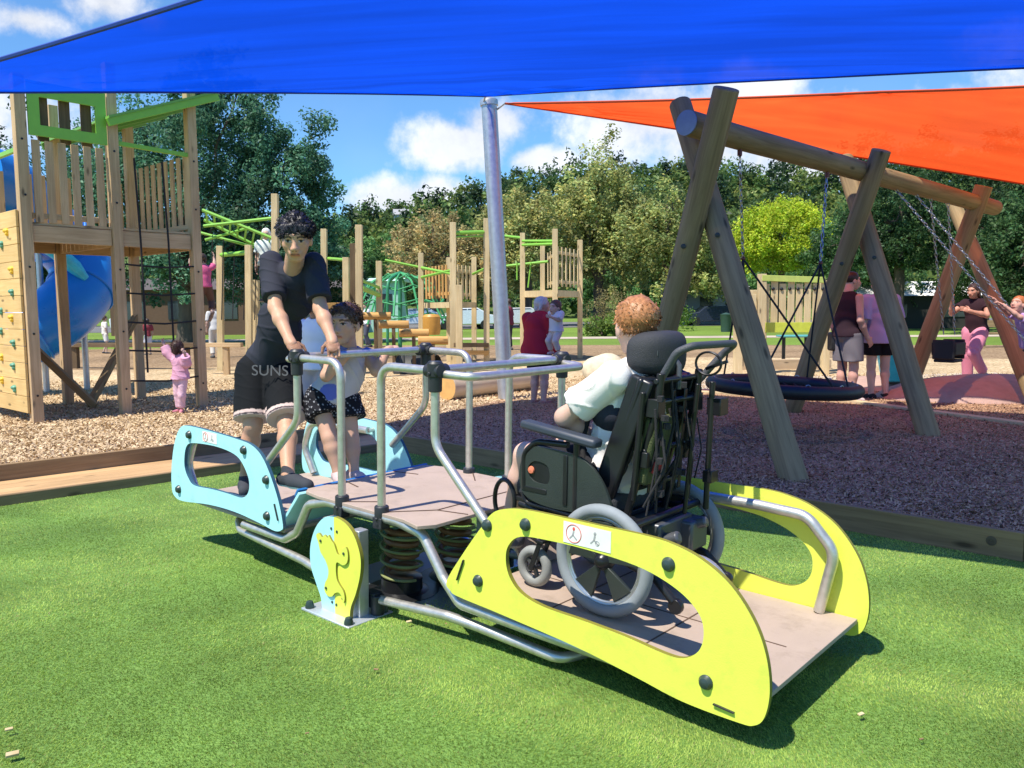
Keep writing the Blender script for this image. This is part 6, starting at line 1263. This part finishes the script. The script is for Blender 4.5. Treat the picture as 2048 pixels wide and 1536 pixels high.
# ---- boy in the wheelchair (faces away, towards the blue end)
lw = lambda a, b_, c: np.array(LW(a, b_, c))
fa = np.array(-LA)
Jw = dict(head=lw(1.10, CB, 1.085), neck=lw(1.135, CB, .955), chest=lw(1.10, CB, .80), pelvis=lw(1.02, CB, .50),
    shoulderL=lw(1.115, CB+.165, .90), shoulderR=lw(1.115, CB-.165, .90), elbowL=lw(.905, .12, .73), elbowR=lw(.97, -.32, .70), wristL=lw(.93, -.05, .62), wristR=lw(.93, -.14, .60), handL=lw(.92, -.10, .60), handR=lw(.91, -.10, .58),
    hipL=lw(.99, CB+.085, .49), hipR=lw(.99, CB-.085, .49), kneeL=lw(.66, .06, .535), kneeR=lw(.66, -.22, .535), ankleL=lw(.545, .04, .175), ankleR=lw(.545, -.20, .175), toeL=lw(.42, .04, .135), toeR=lw(.42, -.20, .135), palmL=np.array([0, 0, -1.]), palmR=np.array([0, 0, -1.]), curlL=np.array(.6), curlR=np.array(.6))
wp_, _, _ = person('ginger-haired boy in a white T-shirt sitting strapped in the wheelchair', Jw, hs=.225, skin=(.66, .42, .33), hair=('short', (.36, .155, .06)), face=fa+np.array(LB)*-.75+np.array([0, 0, -.1]), top=((.80, .76, .73), .72, .06, .022, .010, 'tshirt'), bottom=((.02, .02, .024), .80, .022, .006, 'shorts'), shoes=(.10, .10, .12), h_=.0065, hh=.0042, build=.92, seed=9)
vest = [('e', lw(1.075, CB, .755), np.array([nv(LA), nv(-LB), nv(LC)]), (.128, .188, .105))]; V, F = sdf(vest, .006, .01); vf_obj('chest_harness', [(V, F, np.array((.03, .032, .045)))], M_CLOTH, wp_)
m = MB(); m.tube(fillet([l(1.00, .02, .90), l(.965, .02, .78), l(.95, .06, .62), l(1.0, .10, .48)], .05, 5), .011, 8); m.tube(fillet([l(1.00, -.18, .90), l(.965, -.18, .78), l(.95, -.2, .62), l(1.0, -.25, .48)], .05, 5), .011, 8); m.build('harness_strap', ROPE, wp_, basis=LM.copy())

# ---- grandmother and the small child she holds
gb = gp(1078, 11.4); Gr = (.45, .44, .44)
person('grandmother with short grey hair in dark red top and black shorts holding a child', stand(gb, 1.52, -.75, dict(wristL=(-.06, .17, .63), elbowL=(-.13, .05, .62), handL=(-.02, .2, .63), wristR=(.06, .17, .60), elbowR=(.14, .05, .62), handR=(.02, .2, .61), head=(0, .05, .915), neck=(0, .01, .83)), sw=.12), hs=.23, skin=(.56, .33, .25), hair=('bob', Gr), face=(.75, .15, -.05), top=((.36, .02, .04), .95, .08, .04, .012, 'blouse'), bottom=((.02, .018, .02), .72, .03), shoes=(.30, .17, .13), h_=.011, wide=1.35, build=1.0)
person('small child in pale top held up by the grandmother in red', stand(gp(1112, 11.15, .62), .82, 2.3, dict(kneeL=(-.08, .10, .36), kneeR=(.08, .10, .36), ankleL=(-.09, .02, .18), ankleR=(.09, .02, .18), toeL=(-.09, .08, .15), toeR=(.09, .08, .15), wristL=(-.1, .2, .75), elbowL=(-.14, .08, .7), handL=(-.1, .24, .76), head=(0, .02, .90)), sw=.12), hs=.20, skin=(.55, .34, .26), hair=('bob', (.10, .05, .03)), face=(-.6, -.6, 0), top=((.62, .60, .62), .9, .03, .02, .004, 'top'), bottom=((.60, .50, .45), 1.8, .012, .004, 'leggings'), shoes=(.5, .4, .4), h_=.009, build=.62)
# ---- two women by the basket swing
person('woman with dark tied-back hair in black singlet and grey shorts facing her friend', stand(gp(1695, 11.3, .02), 1.80, -1.15, dict(wristR=(.13, .06, .50), handR=(.13, .1, .455), head=(0, .03, .925)), sw=.105), hs=.24, skin=(.60, .33, .25), hair=('bun', (.03, .018, .015)), face=(.95, .1, -.02), top=((.035, .018, .025), 0, .04, .022, .006, 'singlet'), bottom=((.19, .17, .18), .80, .04), shoes=(.60, .50, .48), h_=.011, wide=1.15)
person('woman seen from behind in lilac printed T-shirt and short black shorts', stand(gp(1758, 11.6, .02), 1.76, .05, dict(), sw=.11), hs=.235, skin=(.60, .40, .33), hair=('bob', (.30, .26, .25)), face=(-.7, .6, 0), top=((.36, .33, .60), .9, .12, .035, .008, 'tshirt'), bottom=((.012, .012, .014), .62, .028), shoes=(.025, .025, .03), h_=.011, wide=1.2)
bg2 = thing('shoulder_bag', 'dark shoulder bag hanging behind the woman in the black singlet', 'bag', tuple(gp(1668, 11.4, 1.0))); m = MB(); c = gp(1668, 11.45, .86); m.box(c, (.13, .22, .26)); m.build('bag_body', BLKRUB, bg2, bevel=.03); m = MB(); m.tube(fillet([c+Vector((0, 0, .12)), c+Vector((.05, -.05, .5)), c+Vector((.22, -.05, .62))], .1, 5), .012, 6); m.build('strap', BLKRUB, bg2)
# ---- woman in pink trousers and the child flying on the swing
person('woman in dark top and pink trousers standing beside the swings', stand(gp(1948, 13.6, .05), 1.66, 2.1, dict(elbowR=(.17, .12, .70), wristR=(.12, .2, .82), handR=(.12, .23, .86), elbowL=(-.17, .1, .68), wristL=(-.08, .22, .72), handL=(-.05, .26, .74), kneeL=(-.09, .16, .31), ankleL=(-.12, .02, .11), toeL=(-.13, .12, .07), pelvis=(0, -.03, .53), head=(.0, .05, .915)), sw=.11), hs=.235, skin=(.52, .24, .16), hair=('long', (.05, .02, .015)), face=(-.75, -.45, -.1), top=((.035, .015, .02), .5, .03, .02, .006, 'shirt'), bottom=((.62, .22, .30), 1.9, .03, .012, 'trousers'), shoes=(.4, .3, .3), h_=.011, group=None)
sc_ = D(2052, 668, 9.7); person('child in lilac shirt holding the chains of the flying swing at the right edge', {k: v+np.array(sc_) for k, v in dict(head=(-.14, -.05, .34), neck=(-.09, -.03, .22), chest=(-.02, 0, .12), pelvis=(.08, .05, -.10), shoulderR=(-.02, .12, .20), elbowR=(-.15, .12, .25), wristR=(-.33, .1, .40), handR=(-.38, .1, .44), shoulderL=(-.05, -.14, .18), elbowL=(-.18, -.16, .20), wristL=(-.34, -.12, .33), handL=(-.39, -.1, .37), hipR=(.09, .12, -.12), hipL=(.09, -.02, -.12), kneeR=(.40, .1, .0), kneeL=(.40, -.05, .0), ankleR=(.62, .1, -.12), ankleL=(.62, -.05, -.12), toeR=(.75, .1, -.05), toeL=(.75, -.05, -.05)).items()}, hs=.2, skin=(.60, .32, .24), hair=('short', (.38, .12, .04)), face=(-.8, -.4, .3), top=((.45, .30, .55), .8, .05, .018, .005, 'tshirt'), bottom=((.02, .02, .025), .8, .02), shoes=(.1, .1, .1), h_=.009, build=.78)
# ---- toddler in pink reaching up
person('toddler in pink outfit reaching up to the rope net of the play tower', stand(gp(358, 10.9, .01), .93, 2.7, dict(shoulderR=(.10, 0, .76), elbowR=(.20, .02, .86), wristR=(.26, .03, .97), handR=(.28, .03, 1.02), elbowL=(-.17, .04, .72), wristL=(-.20, .08, .84), handL=(-.2, .1, .88), kneeL=(-.05, .03, .25), ankleL=(.0, .0, .05)), sw=.11), hs=.19, skin=(.50, .32, .25), hair=('bob', (.06, .03, .025)), face=(.3, .9, .1), top=((.62, .33, .45), 1.8, .08, .03, .008, 'pink_top'), bottom=((.66, .44, .52), 1.85, .018, .005, 'leggings'), shoes=(.55, .20, .25), h_=.008, build=.66)
# ---- others on the playground
person('person in white sleeveless top standing just behind the leaning boy', stand(gp(634, 8.3), 1.50, 2.9, dict(elbowR=(.15, .04, .66)), sw=.11), hs=.225, skin=(.40, .20, .14), hair=('bob', (.10, .04, .03)), face=(-.3, .8, -.1), top=((.80, .78, .80), .3, .04, .022, .006, 'top'), bottom=((.45, .38, .36), .8, .03), shoes=(.5, .5, .5), h_=.011)
person('adult in white bucket hat and light shirt up on the climbing bars', stand(gp(541, 18.4, 1.55), 1.6, 3.0, dict(elbowL=(-.2, .1, .75), wristL=(-.22, .15, .88), handL=(-.22, .16, .93)), sw=.12), hs=.25, skin=(.55, .35, .28), hair=('bob', (.78, .74, .70)), face=(.2, -1, -.1), top=((.6, .66, .66), .7, .05, .03, .006, 'shirt'), bottom=((.10, .10, .12), 1.8, .02, .006, 'trousers'), shoes=(.1, .1, .1), h_=.014)
person('child in pink shirt and dark leggings climbing beside the tower post', stand(gp(413, 16, 1.15), 1.30, .4, dict(elbowL=(-.17, .1, .88), wristL=(-.15, .16, .99), handL=(-.15, .17, 1.03), elbowR=(.17, .1, .85), wristR=(.17, .16, .95), handR=(.17, .17, 1.0), kneeR=(.10, .12, .32), ankleR=(.10, .0, .16)), sw=.11), hs=.21, skin=(.5, .33, .26), hair=('bob', (.05, .03, .02)), face=(0, 1, .1), top=((.62, .12, .26), .6, .03, .02, .005, 'pink_top'), bottom=((.12, .07, .06), 1.85, .02, .006, 'leggings'), shoes=(.2, .15, .15), h_=.012, build=.85)
GF = 'people far back in the playground'
for lab, px, Y, H_, rz, tc_, bc_, lf, hc_ in (('distant adult in pale grey shirt and pale trousers seen between the tower and the boy', 432, 24, 1.62, .5, (.55, .55, .55), (.60, .56, .50), 1.9, (.04, .03, .02)), ('distant child in white shirt and shorts behind the play tower', 212, 27, 1.25, -.8, (.70, .66, .60), (.72, .70, .66), .8, (.08, .05, .03)), ('distant child in dark red and white behind the rope net', 297, 26, 1.15, .9, (.28, .05, .06), (.60, .60, .65), .8, (.03, .02, .02)), ('distant grown-up in white beside the log steps', 735, 30, 1.65, 2.0, (.7, .7, .72), (.08, .09, .12), 1.9, (.03, .02, .02)), ('distant woman in maroon beyond the steel mast', 1018, 27, 1.68, 1.2, (.20, .04, .06), (.05, .05, .06), 1.9, (.05, .03, .02))):
    person(lab, stand(gp(px, Y), H_, rz, dict(kneeL=(-.06, .05, .28), ankleL=(-.06, -.05, .05))), hs=H_*.138, skin=(.5, .33, .26), hair=('bob', hc_), top=(tc_, .8, .05, .02, .005, 'shirt'), bottom=(bc_, lf, .02, .005, 'trousers'), shoes=(.1, .1, .1), h_=.02, hands=False, group=GF, build=H_/1.65)
